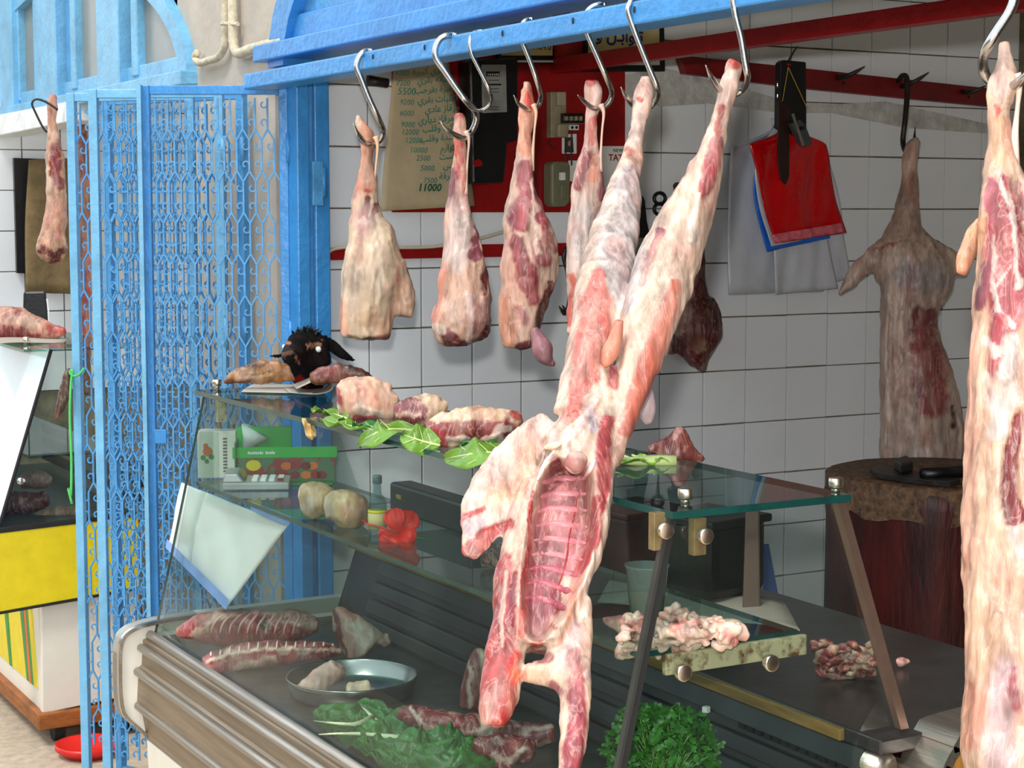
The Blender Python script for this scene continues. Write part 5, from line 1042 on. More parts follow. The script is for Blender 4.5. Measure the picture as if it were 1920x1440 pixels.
# --- grey carcass on the wall
t, w_ = hang('wall_carcass', 'greyish carcass hanging by one leg on the tiled wall', 'carcass',
 [[(1722, 262, 6, .8, 0), (1712, 272, 12, .8, 0), (1705, 300, 13, .8, 0), (1706, 335, 14, .8, 0), (1700, 385, 23, .8, 0), (1696, 430, 34, .8, 0), (1700, 470, 66, .6, 0), (1714, 520, 74, .6, 0), (1708, 565, 58, .7, 0), (1703, 610, 54, .7, 0), (1713, 680, 64, .7, 0), (1725, 760, 76, .7, 0), (1728, 830, 79, .6, 0), (1724, 872, 74, .6, 0)],
  [(1680, 462, 30, .7, 0), (1640, 482, 22, .7, 0), (1612, 505, 17, .7, 0), (1590, 530, 12, .7, 0), (1574, 552, 5, .7, 0)], [(1740, 480, 32, .6, 0), (1780, 492, 24, .6, 0), (1815, 505, 12, .6, 0)]], 4.98, (222, 198, 184),
 [((188, 164, 150), .8, .6, 0, [(1706, 340, 20), (1698, 420, 34)]), ((176, 174, 180), .85, .6, 0, [(1700, 515, 26), (1750, 520, 30)]), ((160, 64, 68), .9, .5, 0, [(1722, 590, 16), (1738, 670, 32), (1745, 750, 34)]), ((126, 30, 50), .9, .4, -.006, [(1746, 580, 8), (1750, 620, 12)]), ((150, 40, 44), .8, .4, 0, [(1640, 475, 3), (1665, 462, 4), (1690, 452, 3)]),
  ((208, 160, 140), .7, .6, 0, [(1690, 640, 14), (1690, 760, 16)]), ((96, 24, 34), .95, .4, -.008, [(1788, 765, 5), (1790, 795, 6)]), ((196, 178, 168), .7, .6, 0, [(1770, 830, 22), (1790, 850, 16)]), ((206, 196, 190), .7, .6, 0, [(1730, 850, 20), (1690, 860, 20)]), (None, 0, .5, .012, [(1655, 540, 12), (1650, 870, 12)]), (None, 0, .5, -.012, [(1762, 560, 6), (1792, 700, 6), (1808, 780, 6)])], (), None, m=MM, voxel=.006, lump=(.004, 18))
# --- dark shoulder behind
t, w_ = hang('dark_shoulder', 'dark red dried shoulder hanging behind the right carcass leg', 'meat',
 [[(1312, 440, 10), (1308, 490, 16), (1302, 540, 26), (1304, 590, 44), (1305, 625, 50), (1306, 655, 38), (1312, 680, 18), (1320, 696, 5)], [(1290, 620, 22), (1266, 645, 18), (1252, 658, 9)], [(1330, 560, 12), (1344, 600, 12), (1350, 612, 7)]], 4.82, (104, 30, 34),
 [((190, 148, 120), .85, .5, 0, [(1298, 520, 6), (1286, 590, 9), (1276, 625, 8)]), ((150, 76, 52), .7, .6, 0, [(1300, 600, 16), (1306, 640, 12)]), ((170, 142, 112), .8, .5, 0, [(1312, 650, 10)]), ((196, 150, 150), .8, .4, 0, [(1250, 655, 7), (1264, 668, 5)]), ((80, 16, 24), .8, .5, 0, [(1325, 540, 10), (1335, 600, 14)])], (), None, m=MM, voxel=.005)
# meat end standing on the rear of the glass top
t, w_ = hang('meat_end', 'brownish knuckle of meat standing at the back of the glass top', 'meat',
 [[(1276, 802, 9), (1272, 822, 22), (1268, 842, 34), (1268, 860, 34)], [(1246, 832, 14), (1226, 842, 12), (1216, 846, 8)], [(1290, 850, 14), (1308, 858, 9), (1320, 862, 4)]], 2.86, (136, 62, 54),
 [((120, 16, 22), .9, .4, 0, [(1240, 828, 8), (1258, 822, 8)]), ((214, 160, 150), .9, .4, 0, [(1276, 800, 8), (1270, 815, 6)]), ((190, 120, 100), .6, .5, 0, [(1290, 840, 8)])], (), None, m=MM, voxel=.0035)
# ================================================================ cuts on the glass top
GG = 'cuts of meat lying on the glass top'
hang('meat_cut', 'pink fat covered cut at the left end of the row on leaves', 'meat',
 [[(636, 752, 34, .9), (660, 752, 44, .9), (700, 758, 40, .9), (740, 770, 26, .8)], [(640, 725, 16), (690, 722, 14), (730, 734, 12)]], 3.42, (236, 196, 168),
 [((166, 64, 76), .95, .4, -.003, [(628, 735, 10), (634, 775, 12)]), ((232, 222, 206), .9, .4, 0, [(626, 762, 8), (642, 780, 10)]), ((206, 60, 60), .9, .4, 0, [(620, 775, 6), (650, 790, 8)]), ((240, 176, 150), .7, .6, 0, [(680, 745, 24), (720, 760, 12)]), ((182, 60, 86), .95, .4, 0, [(668, 788, 10), (695, 784, 12)]), ((238, 222, 200), .9, .4, .003, [(672, 770, 10), (710, 778, 8)])], (), GG, m=MMF, voxel=.0035, lump=(.0034, 25))
hang('meat_cut', 'middle cut of the row with dark red sliced face', 'meat',
 [[(742, 780, 20, .9), (770, 772, 30, .9), (805, 768, 30, .9), (835, 772, 18, .8)]], 3.22, (234, 202, 172),
 [((138, 44, 56), .95, .35, -.003, [(748, 762, 12), (770, 758, 14), (792, 768, 12)]), ((150, 50, 62), .95, .4, 0, [(740, 790, 12), (775, 790, 16), (795, 780, 8)]), ((238, 206, 196), .9, .4, 0, [(752, 780, 4), (788, 776, 3)]), ((240, 214, 180), .7, .6, 0, [(800, 745, 14), (825, 755, 12)])], (), GG, m=MMX, voxel=.0035, lump=(.0034, 25))
hang('meat_cut', 'long red and cream cut at the right end of the row', 'meat',
 [[(802, 812, 24, .9), (835, 806, 34, .9), (890, 796, 38, .9), (940, 792, 30, .8), (980, 782, 13, .8)]], 3.00, (236, 210, 174),
 [((150, 38, 50), .95, .35, 0, [(800, 800, 14), (850, 806, 16), (900, 808, 16), (950, 800, 16)]), ((176, 60, 72), .95, .4, 0, [(800, 815, 14), (830, 826, 14)]), ((240, 222, 206), .9, .35, .003, [(842, 822, 5), (900, 828, 5), (940, 816, 5)]), ((202, 70, 74), .95, .4, 0, [(812, 836, 9), (836, 836, 8)]), ((232, 214, 206), .9, .4, 0, [(935, 806, 10), (950, 800, 8)]), ((176, 40, 40), .9, .4, 0, [(960, 775, 8), (990, 776, 6)]), ((238, 208, 196), .9, .4, 0, [(820, 790, 4), (840, 778, 4)])], (), GG, m=MMX, voxel=.0035, lump=(.0034, 25))
# ================================================================ cuts inside the case
GI = 'cuts of meat inside the glass counter'
dA = (on(470, 1240, DK)-CAM).dot(FW)
rr_ = [('rib', [(395+i*17, 1188+i*.4), (400+i*17, 1172), (412+i*16.5, 1158), (430+i*14, 1148)], .0030, (206, 160, 150), -.0003, None) for i in range(10)]
hang('rib_rack', 'half rib cage with pale ribs showing, at the back left of the deck', 'meat',
 [[(330, 1186, 10, .9), (370, 1180, 26, .9), (430, 1178, 36, .9), (500, 1176, 34, .9), (560, 1172, 28, .9), (596, 1172, 14, .8)]], dA+.05, (168, 66, 66),
 [((146, 26, 30), .8, .6, -.004, [(400, 1188, 16), (450, 1180, 18), (500, 1180, 16)]), ((216, 180, 160), .95, .4, .004, [(365, 1190, 6), (400, 1160, 7), (460, 1146, 7), (520, 1142, 8)]), ((206, 176, 160), .95, .4, .003, [(520, 1150, 14), (560, 1160, 16), (590, 1170, 14)]), ((60, 44, 46), .95, .35, -.008, [(490, 1165, 8), (500, 1178, 7)]), ((214, 206, 198), .9, .4, .002, [(505, 1172, 9)]), ((60, 40, 40), .9, .4, -.004, [(535, 1160, 5)]), ((220, 170, 130), .8, .5, 0, [(326, 1184, 8)])], rr_, GI, m=MM, voxel=.004)
sp = [('vertebra', [(395+i*17.6, 1230-i*1.0-(6 if i > 3 else 0)), (396+i*17.6, 1222-i*1.0-(6 if i > 3 else 0)), (397+i*17.6, 1214-i*1.0-(6 if i > 3 else 0))], .0022, (232, 206, 192), .001, None) for i in range(14)]
hang('backbone_piece', 'split backbone with a row of square red vertebrae', 'meat',
 [[(392, 1256, 28, .9), (430, 1238, 28, .9), (490, 1226, 26, .9), (560, 1222, 22, .9), (610, 1220, 15, .9), (642, 1222, 8, .8)]], dA-.06, (176, 76, 80),
 [((140, 30, 34), .95, .35, 0, [(384, 1228, 9), (430, 1214, 9), (500, 1208, 9), (580, 1208, 8), (635, 1214, 7)]), ((232, 204, 186), .95, .35, .003, [(384, 1242, 5), (430, 1226, 5), (500, 1218, 4), (580, 1218, 4), (640, 1222, 4)]), ((224, 190, 170), .9, .4, .002, [(400, 1280, 5), (450, 1252, 6), (520, 1236, 5)]), ((206, 140, 132), .8, .5, 0, [(388, 1262, 14), (410, 1270, 10)]), ((150, 120, 96), .7, .5, 0, [(470, 1256, 12), (520, 1246, 10)])], sp, GI, m=MM, voxel=.004)
dB = (on(680, 1236, DK)-CAM).dot(FW)
hang('meat_cut', 'upright pale fat slab with dark red edge behind the tray', 'meat', [[(630, 1140, 10, .5), (645, 1165, 26, .5), (668, 1195, 40, .5), (688, 1218, 44, .5)], [(715, 1195, 18, .6), (726, 1210, 10, .6)]], dB, (206, 190, 176),
 [((110, 26, 32), .95, .35, 0, [(622, 1140, 5), (638, 1190, 6), (648, 1235, 6)]), ((176, 110, 92), .7, .6, 0, [(640, 1140, 10), (670, 1155, 10)]), ((120, 40, 44), .8, .4, 0, [(720, 1180, 5), (728, 1205, 6)]), ((120, 50, 50), .8, .4, 0, [(660, 1238, 4), (700, 1236, 4)])], (), GI, m=MMF, voxel=.004)
dT = (c_ := on(640, 1305, DK), (c_-CAM).dot(FW))[1]
hang('meat_cut', 'pink fatty roll of meat leaning on the tray rim', 'meat', [[(560, 1302, 14), (585, 1288, 22), (612, 1270, 24), (634, 1248, 21)]], dT+.0, (224, 194, 178), [((60, 26, 30), .95, .35, 0, [(578, 1302, 12)]), ((168, 40, 34), .95, .4, 0, [(598, 1306, 12), (615, 1312, 8)]), ((214, 170, 160), .7, .5, 0, [(625, 1262, 10)])], (), GI, m=MMF, voxel=.0035)
hang('meat_cut', 'cream white block of fat lying in the steel tray', 'meat', [[(652, 1298, 19), (675, 1296, 21), (696, 1292, 19)]], dT-.03, (228, 214, 184), [((96, 26, 30), .95, .4, 0, [(650, 1318, 4), (680, 1318, 4)]), ((186, 160, 116), .8, .5, 0, [(640, 1300, 9)])], (), GI, m=MMF, voxel=.0035)
dM = (on(880, 1400, DK)-CAM).dot(FW)
hang('meat_cut', 'long red chop with white fat streaks beside the spinach', 'meat', [[(744, 1336, 12), (775, 1342, 24), (825, 1358, 28), (880, 1362, 24), (930, 1372, 26), (990, 1380, 26), (1040, 1372, 20)]], dM, (138, 40, 48),
 [((226, 204, 192), .95, .35, .003, [(770, 1325, 5), (790, 1360, 8), (840, 1378, 5), (900, 1376, 6), (920, 1360, 5)]), ((226, 204, 192), .9, .35, 0, [(905, 1350, 5), (915, 1385, 9)]), ((210, 180, 172), .9, .4, 0, [(960, 1350, 5), (990, 1370, 5), (1030, 1362, 5)]), ((222, 196, 170), .9, .4, 0, [(985, 1395, 8), (1030, 1400, 6)]), ((160, 70, 70), .7, .5, 0, [(800, 1340, 8), (860, 1350, 8)])], (), GI, m=MMX, voxel=.004)
hang('meat_cut', 'upright bony cut leaning on the slats, left of the carcass', 'meat', [[(908, 1222, 20, .7), (900, 1250, 24, .7), (892, 1290, 26, .7), (886, 1328, 22, .7)]], dM+.16, (132, 44, 50), [((214, 196, 176), .95, .4, 0, [(912, 1218, 16), (916, 1250, 14), (912, 1280, 7)]), ((206, 186, 176), .9, .35, .002, [(878, 1240, 4), (882, 1330, 4)])], (), GI, m=MM, voxel=.004)
hang('meat_cut', 'red chop with bone at the bottom edge below the neck of the carcass', 'meat', [[(888, 1398, 14), (920, 1402, 24), (960, 1404, 26), (1000, 1410, 20)], [(925, 1425, 20), (960, 1432, 22)]], dM-.14, (134, 40, 46), [((222, 190, 180), .95, .35, .002, [(925, 1415, 6), (960, 1425, 7), (985, 1400, 5)]), ((170, 70, 60), .8, .5, 0, [(960, 1395, 12)])], (), GI, m=MMX, voxel=.004)
# pile of fat on the shelf
rnd = random.Random(11); pcs = []
pcs.append([(1165, 1205, 20, .8, .03), (1210, 1196, 34, .8, .03), (1260, 1190, 34, .8, .03), (1330, 1186, 30, .8, .03), (1385, 1190, 16, .8, .03)])
pcs.append([(1130, 1162, 6, .8, .02), (1155, 1168, 16, .8, .02), (1190, 1180, 22, .8, .02)]); pcs.append([(1345, 1180, 22, .8, .0), (1380, 1182, 20, .8, .0), (1402, 1196, 9, .8, .0)]); pcs.append([(1160, 1210, 16, .8, -.02), (1185, 1222, 16, .8, -.02)])
for i in range(230):
    u = rnd.random(); x = 1160+u*220; yt = np.interp(x, [1150, 1190, 1260, 1330, 1390], [1165, 1150, 1146, 1158, 1172]); yb = np.interp(x, [1150, 1180, 1250, 1330, 1390], [1222, 1232, 1220, 1212, 1206])
    y = rnd.uniform(yt, yb); a = rnd.uniform(0, 6.28); L = rnd.uniform(6, 16); r = rnd.uniform(3.5, 8.5); v = (y-yt)/(yb-yt); dd = .03-.085*math.sin(math.pi*min(1, .15+v*.7))+rnd.uniform(-.008, .004)
    P = [(x, y)]
    for q in range(3): a += rnd.uniform(-1.2, 1.2); P.append((P[-1][0]+L*.5*math.cos(a), P[-1][1]+L*.35*math.sin(a)))
    pcs.append([(px_, py_, r*(1.1 if 0 < j < 3 else .85), .9, dd) for j, (px_, py_) in enumerate(P)])
dP = (on(1270, 1215, SH)-CAM).dot(FW)+.032
st = [((rnd.choice([(222, 142, 128), (238, 214, 188), (206, 120, 112), (236, 200, 180), (186, 160, 146), (190, 80, 76)])), .7, .5, 0, [(rnd.uniform(1130, 1400), rnd.uniform(1140, 1230), rnd.uniform(5, 12))]) for _ in range(90)]
hang('fat_pile', 'pile of pale pink fat trimmings on the glass shelf', 'fat', pcs, dP, (244, 220, 204), st, (), None, m=MMF, voxel=.0024, smooth=1, lump=(.001, 60))
# trimmings on the worktop
dW = (on(1590, 1272, .836)-CAM).dot(FW); pcs = [[(1530, 1236, 14, .9), (1570, 1232, 24, .9), (1610, 1236, 22, .9), (1640, 1244, 14, .9)], [(1530, 1256, 10), (1580, 1262, 12), (1640, 1260, 9)]]
for i in range(34):
    x = rnd.uniform(1512, 1630); y = rnd.uniform(1200, 1266); a = rnd.uniform(-.6, .6); L = rnd.uniform(14, 40); r = rnd.uniform(4, 8); e_ = rnd.uniform(-.06, .02); pcs.append([(x, y, r, .8, e_), (x+L*.5*math.cos(a), y+L*.5*math.sin(a)-4, r*1.2, .8, e_-.01), (x+L*math.cos(a), y+L*math.sin(a), r*.7, .8, e_)])
st = [((rnd.choice([(232, 196, 170), (226, 186, 160), (120, 24, 30), (176, 60, 66), (236, 206, 180), (110, 20, 28)])), .85, .4, 0, [(rnd.uniform(1505, 1640), rnd.uniform(1190, 1275), rnd.uniform(5, 9)), (rnd.uniform(1520, 1660), rnd.uniform(1195, 1275), 5)]) for _ in range(26)]
hang('meat_trimmings', 'heap of bony meat trimmings on the dark steel worktop', 'meat', pcs, dW, (172, 84, 80), st, (), None, m=MMX, voxel=.0032, smooth=2, lump=(.003, 40))
hang('meat_scrap', 'small pink meat scrap right of the steel strip on the worktop', 'meat', [[(1682, 1244, 9), (1696, 1240, 11), (1706, 1236, 6)]], (on(1695, 1252, .836)-CAM).dot(FW), (224, 170, 160), [((170, 50, 54), .8, .4, 0, [(1685, 1238, 5), (1700, 1234, 4)])], (), None, m=MMX, voxel=.003)
# two pale blocks on the shelf
dS = (on(622, 985, SH)-CAM).dot(FW)+.02
hang('tripe_block', 'left pale waxy block on the glass shelf', 'tripe', [[(566, 938, 22, 1), (580, 936, 33, 1), (606, 938, 32, 1), (622, 942, 22, 1)]], dS+.05, (218, 194, 150), [((216, 204, 186), .9, .35, 0, [(556, 925, 8), (565, 965, 9), (582, 945, 12)]), ((130, 60, 60), .8, .4, 0, [(561, 948, 3)])], (), 'pale blocks on the shelf', m=MMF, voxel=.0035)
hang('tripe_block', 'right pale waxy block on the glass shelf, next to the bottle', 'tripe', [[(612, 955, 24, 1), (635, 952, 34, 1), (664, 954, 36, 1), (688, 950, 24, 1)]], dS-.03, (220, 198, 150), [((212, 200, 184), .9, .35, 0, [(606, 935, 10), (618, 980, 12), (610, 955, 14)]), ((140, 70, 70), .8, .4, 0, [(618, 972, 4)]), ((170, 110, 80), .7, .4, -.001, [(642, 972, 1.5), (648, 955, 1.5)])], (), 'pale blocks on the shelf', m=MMF, voxel=.0035)
hang('brown_offal', 'brown piece of offal on the shelf under the carcass flap', 'offal', [[(900, 1050, 14), (925, 1044, 24), (950, 1040, 24)]], (on(925, 1066, SH)-CAM).dot(FW), (92, 60, 50), [((206, 190, 170), .9, .4, 0, [(890, 1062, 6), (925, 1068, 6)]), ((190, 160, 140), .7, .35, 0, [(905, 1048, 2), (915, 1055, 2)])], (), None, m=MMX, voxel=.0035)
# ================================================================ goat head, hides, paper
FUR = meat_mat('black_fur', (1, 1, 1), 160, .9, .8, .4, 0.0); FUR.node_tree.nodes['Principled BSDF'].inputs['Coat Weight'].default_value = 0; FUR.node_tree.nodes['Principled BSDF'].inputs['Specular IOR Level'].default_value = .15
dG = 3.95
gh = thing('goat_head', 'severed black goat head with tan brow patches on the glass top', 'animal head', at_d(575, 722, dG))
blob(gh, 'head', [[(574, 622, 16, .9, .02), (576, 640, 34, .9, .01), (576, 665, 44, .9, 0), (574, 692, 43, .9, 0), (570, 712, 38, .9, 0), (564, 722, 30, .9, 0)], [(566, 645, 28, .9, -.03), (554, 655, 22, .9, -.07), (545, 666, 17, .9, -.11), (541, 672, 13, .9, -.13)], [(602, 635, 14, .8, 0), (614, 650, 10, .8, 0)]], dG, (13, 12, 13),
 [((196, 150, 118), .95, .35, 0, [(534, 640, 5), (540, 643, 3.5)]), ((190, 140, 112), .95, .35, 0, [(578, 650, 3), (592, 642, 6), (602, 644, 3)]), ((120, 92, 78), .95, .4, 0, [(533, 668, 7), (546, 665, 7)]), ((60, 52, 50), .9, .4, 0, [(540, 652, 7), (552, 654, 5)]), ((170, 120, 110), .9, .4, 0, [(558, 674, 3), (562, 681, 3)]), ((130, 16, 16), .95, .4, 0, [(550, 720, 9), (565, 712, 7), (572, 722, 6)]), ((90, 40, 36), .6, .5, 0, [(566, 660, 4)])], voxel=.004, m=FUR, lump=(.0012, 60), var=.15)
for (P, lab) in (([(612, 636, 8, .3), (625, 650, 12, .3), (642, 664, 10, .3), (656, 672, 7, .3), (666, 676, 3, .3)], 0), ([(530, 666, 6, .3), (518, 668, 5, .3), (506, 667, 3, .3)], 1)):
    blob(gh, 'ear', [P], dG+(.0 if not lab else .02), (14, 12, 13), (), voxel=.003, m=FUR, lump=(.0006, 40), var=.1)
EYE = mat('milky_eye', (226, 238, 224), .12, 0, .05, 10)  # pale colour paints the flash shining back from the eyes
for px, py, s_, dd in ((533, 650, .85, -.026), (597, 655, 1.1, -.036)): MB().sphere(at_d(px, py, dG+dd), .0062*s_, 12, 8).obj('eye', EYE, gh, True)
mb = MB()
for i in range(70):
    x = rnd.uniform(548, 600); y = 618+abs(x-574)*.35+rnd.uniform(0, 8); a = at_d(x, y, dG+rnd.uniform(-.02, .03)); b = at_d(x+rnd.uniform(-6, 8), y-rnd.uniform(5, 13), dG+rnd.uniform(-.03, .04)); mb.tube([a, (a+b)/2+UP*.002, b], [.0022, .0016, .0003], 4)
for i in range(40):
    x = rnd.uniform(604, 616); y = rnd.uniform(655, 690); a = at_d(x, y, dG+rnd.uniform(-.02, .03)); b = at_d(x+rnd.uniform(2, 9), y+rnd.uniform(2, 9), dG); mb.tube([a, (a+b)/2, b], [.002, .0015, .0003], 4)
ho = mb.obj('hair', mat('black_hair', (12, 11, 12), .55, 0, .2, 30), gh); ho['kind'] = 'stuff'
HIDE = meat_mat('tanned_hide', (2, 2, 1), 30, .4, .3, .35, .1)
hang('hide_piece', 'brown dried hide piece lying left of the goat head', 'hide', [[(421, 719, 3, .5), (440, 707, 11, .5), (472, 700, 20, .5), (505, 697, 21, .5), (532, 700, 19, .5), (556, 706, 12, .5)]], 3.92, (160, 112, 58), [((96, 60, 34), .9, .4, 0, [(450, 690, 3), (500, 684, 3)]), ((110, 34, 28), .8, .5, 0, [(424, 717, 6), (470, 714, 6)]), ((196, 160, 104), .7, .5, 0, [(470, 702, 6), (510, 704, 6)]), ((90, 56, 30), .8, .4, -.002, [(455, 706, 1.5), (510, 700, 1.5)])], (), 'brown hide pieces by the goat head', m=HIDE, voxel=.0035)
hang('hide_piece', 'brown bloody hide piece lying right of the goat head', 'hide', [[(584, 708, 10, .5), (606, 704, 18, .5), (632, 700, 19, .5), (664, 702, 17, .5), (690, 710, 12, .5), (706, 718, 5, .5)]], 3.80, (120, 62, 34), [((140, 22, 20), .9, .4, 0, [(604, 698, 10), (628, 696, 6)]), ((54, 24, 18), .9, .4, 0, [(620, 684, 3), (670, 688, 4), (700, 706, 4)]), ((120, 30, 24), .7, .5, 0, [(660, 702, 6)])], (), 'brown hide pieces by the goat head', m=HIDE, voxel=.0035)
dQ = 3.86
def gtp(px, py): return atZ(px, py, GT+.002)
L = [gtp(452, 736), gtp(462, 728), gtp(475, 722)]; R = [gtp(585, 739), gtp(600, 730), gtp(610, 722)]
o = thing('wrapping_paper', 'sheet of brown wrapping paper with a curled edge under the head', 'paper', gtp(530, 730))
ruled(L, R, 14, 8, lambda u, v: .001, .001, nrm=Vector((0, 0, 1))).obj('sheet', PAPER2, o, True)
dC = (gtp(590, 740)-CAM).dot(FW); HV = Vector((.3, .95, 0)).normalized()
S1 = [at_d(x, y, dC) for x, y in ((540, 736), (575, 739), (600, 739), (620, 733), (625, 722), (612, 713), (594, 713), (575, 721), (556, 730))]; S2 = [p+HV*.10 for p in S1]
ruled(S1, S2, 4, 26, None, .001).obj('curled_edge', PAPER2, o, True)
sc_ = thing('paper_scrap', 'crumpled yellowish scrap hanging over the glass top edge', 'paper', at_d(580, 800, 3.45))
ruled([at_d(566, 784, 3.40), at_d(570, 800, 3.38), at_d(575, 818, 3.38), at_d(584, 826, 3.38)], [at_d(598, 782, 3.42), at_d(588, 792, 3.40), at_d(592, 806, 3.385), at_d(594, 818, 3.38)], 10, 14, lambda u, v: .006*math.sin(u*9+v*5)+.005*math.sin(v*12-u*4), .001).obj('scrap', mat('old_yellow_paper', (206, 172, 112), .8, 0, .2, 30, .4, 60), sc_, True)
# ================================================================ leaves
LEAF = mat('chard_green', (98, 140, 44), .4, 0, .18, 30, .3, 50); LEAFD = mat('spinach_green', (40, 104, 36), .4, 0, .3, 30, .4, 40); RIBM = mat('leaf_rib', (196, 212, 140), .5)
def leaf(name, lab, pts, wd, m, group, nrm=Vector((0, 0, 1)), wav=.006, cat='leaf', rib=.0022, prof=(.25, .75, 1, .95, .7, .12), vein=True):
    """pts: world mid-rib points"""
    S = [Vector(s_) for s_ in catmull([tuple(p) for p in pts], 6)]; t = thing(name, lab, cat, S[2], group); L = []; R = []
    for i, p in enumerate(S):
        tg = (S[min(i+1, 5)]-S[max(i-1, 0)]).normalized(); sd_ = tg.cross(nrm).normalized(); w_ = wd*prof[i]; L.append(p-sd_*w_); R.append(p+sd_*w_)
    ph = random.uniform(0, 6)
    bl_ = ruled(L, R, 12, 20, lambda u, v: wav*(math.sin(v*16+ph+u*4)*abs(u-.5)*2+1.2*abs(u-.5)), .0008, nrm=nrm).obj('blade', m, t, True)
    MB().tube([p+nrm*.0014 for p in S], [rib, rib, rib*.9, rib*.7, rib*.5, rib*.25], 6).obj('midrib', RIBM, bl_, True)
    for i in (1, 2, 3) if vein else ():
        for s_ in (-1, 1):
            e = (L if s_ < 0 else R)[min(i+1, 5)]; MB().tube([S[i]+nrm*.0012, S[i].lerp(e, .5)+nrm*(wav*.6+.001), S[i].lerp(e, .85)+nrm*(wav*1.1+.001)], [rib*.4, rib*.3, rib*.15], 4).obj('vein', RIBM, bl_)
    return t
gl = 'green leaves under the cuts on the glass top'
def gt(px, py, dz=.004): return atZ(px, py, GT+dz)
def edge(px, py, X=1.300): return atX(px, py, X)
NF = Vector((-.75, -.35, .55)).normalized()
leaf('chard_leaf', 'small green leaf at the left end under the first cut', [gt(650, 786), gt(625, 778), gt(600, 774, .008), gt(583, 770, .012)], .022, LEAF, gl)
leaf('chard_leaf', 'green leaf lying just right of the yellowish scrap', [gt(690, 806), gt(655, 800), gt(625, 794, .008), gt(606, 788, .008)], .026, LEAF, gl)
leaf('chard_leaf', 'dark green leaf tucked below the middle cut', [gt(760, 806), gt(720, 806), gt(690, 800, .006), gt(660, 800, .006)], .028, LEAFD, gl)
leaf('chard_leaf', 'large pale leaf drooping over the glass edge below the middle cut', [gt(790, 812, .006), gt(752, 805, .012), edge(720, 808), edge(690, 820), edge(674, 838)], .028, LEAF, gl, NF)
leaf('chard_leaf', 'curled green leaf left of the large red cut', [gt(826, 836, .004), gt(800, 830, .008), edge(775, 822), edge(758, 816)], .026, LEAF, gl, NF)
leaf('chard_leaf', 'dark green leaf beneath the right cut', [gt(980, 846), gt(940, 840), gt(900, 838, .006), gt(862, 836, .004)], .026, LEAFD, gl)
leaf('chard_leaf', 'long pale leaf drooping over the edge beside the carcass flap', [gt(990, 856, .006), gt(945, 850, .012), edge(900, 850), edge(862, 856), edge(834, 862)], .026, LEAF, gl, NF)
LT = mat('lettuce_green', (136, 190, 60), .4, 0, .25, 40, .3, 50)
leaf('lettuce_stalk', 'lettuce stalk with white rib on the glass top right of the carcass', [gt(1268, 866), gt(1220, 866), gt(1180, 866, .006), gt(1120, 864, .006)], .030, LT, gl, rib=.010, cat='lettuce', prof=(.2, .5, .9, 1, 1, .8))
gs = 'spinach leaves on the deck of the counter'
def dk(px, py, dz=.006): return atZ(px, py, DK+dz)
SPN = [((700, 1378), (650, 1366), (600, 1362), (545, 1376), .06, 'dark spinach leaf at the left end of the green heap'), ((720, 1382), (690, 1350), (672, 1340), (640, 1345), .045, 'spinach leaf curling up against the steel tray'), ((790, 1396), (760, 1370), (730, 1352), (705, 1350), .05, 'smooth spinach leaf beside the red chop'),
       ((745, 1405), (690, 1412), (640, 1420), (590, 1425), .055, 'spinach leaf along the front edge of the heap'), ((760, 1400), (720, 1395), (660, 1390), (600, 1392), .05, 'spinach leaf in the middle of the heap'), ((760, 1402), (810, 1400), (860, 1402), (910, 1412), .05, 'spinach leaf pointing right under the red chop'),
       ((760, 1425), (820, 1425), (870, 1432), (930, 1440), .05, 'front right spinach leaf at the picture edge'), ((740, 1430), (690, 1445), (640, 1455), (600, 1465), .055, 'spinach leaf cut by the picture edge')]
def spin(lab, P, wd, i):
    S = [Vector(s_) for s_ in catmull([tuple(p) for p in P], 6)]; t = thing('spinach_leaf', lab, 'leaf', S[2], gs); L = []; R = []; nz_ = Vector((-.25, -.35, .9)).normalized()
    for j, p in enumerate(S):
        tg = (S[min(j+1, 5)]-S[max(j-1, 0)]).normalized(); sd_ = tg.cross(nz_).normalized(); w_ = wd*(.35, .9, 1.05, 1, .8, .3)[j]; L.append(p-sd_*w_); R.append(p+sd_*w_)
    for q in L+R: q.x = max(q.x, 1.226+.233*(q.z-.66)); q.z = max(q.z, .668)
    ph = [random.uniform(0, 6) for _ in range(5)]
    def cr(u, v): return .010*(abs(math.sin(u*7+v*5+ph[0]))+.7*abs(math.sin(v*13-u*4+ph[1]))+.5*math.sin(u*19+v*9+ph[2])+.35*math.sin(v*31+u*11+ph[3]))-.010*abs(u-.5)
    bl_ = ruled(L, R, 22, 30, cr, .0008, nrm=nz_).obj('blade', LEAFD, t, True)
    if i in (1, 4, 9): MB().tube([p+nz_*.018 for p in S], [.006, .005, .004, .003, .002, .001], 6).obj('stalk', mat('white_stalk', (206, 214, 176), .5), bl_, True)
SPN += [((620, 1400), (590, 1385), (570, 1378), (548, 1380), .045, 'small spinach leaf at the far left tip of the heap'), ((700, 1360), (672, 1372), (640, 1372), (590, 1366), .05, 'spinach leaf with white stalk below the steel tray'), ((830, 1412), (790, 1408), (740, 1400), (700, 1398), .055, 'spinach leaf lying across the centre of the heap'), ((880, 1425), (850, 1416), (820, 1408), (780, 1392), .05, 'spinach leaf tucked under the front chop')]
for i, (a, b, c_, d_, wd, lab) in enumerate(SPN): spin(lab, [dk(*a, .004+i*.002), dk(*b, .014+i*.002), dk(*c_, .014+i*.002), dk(*d_, .004)], wd*.9, i)
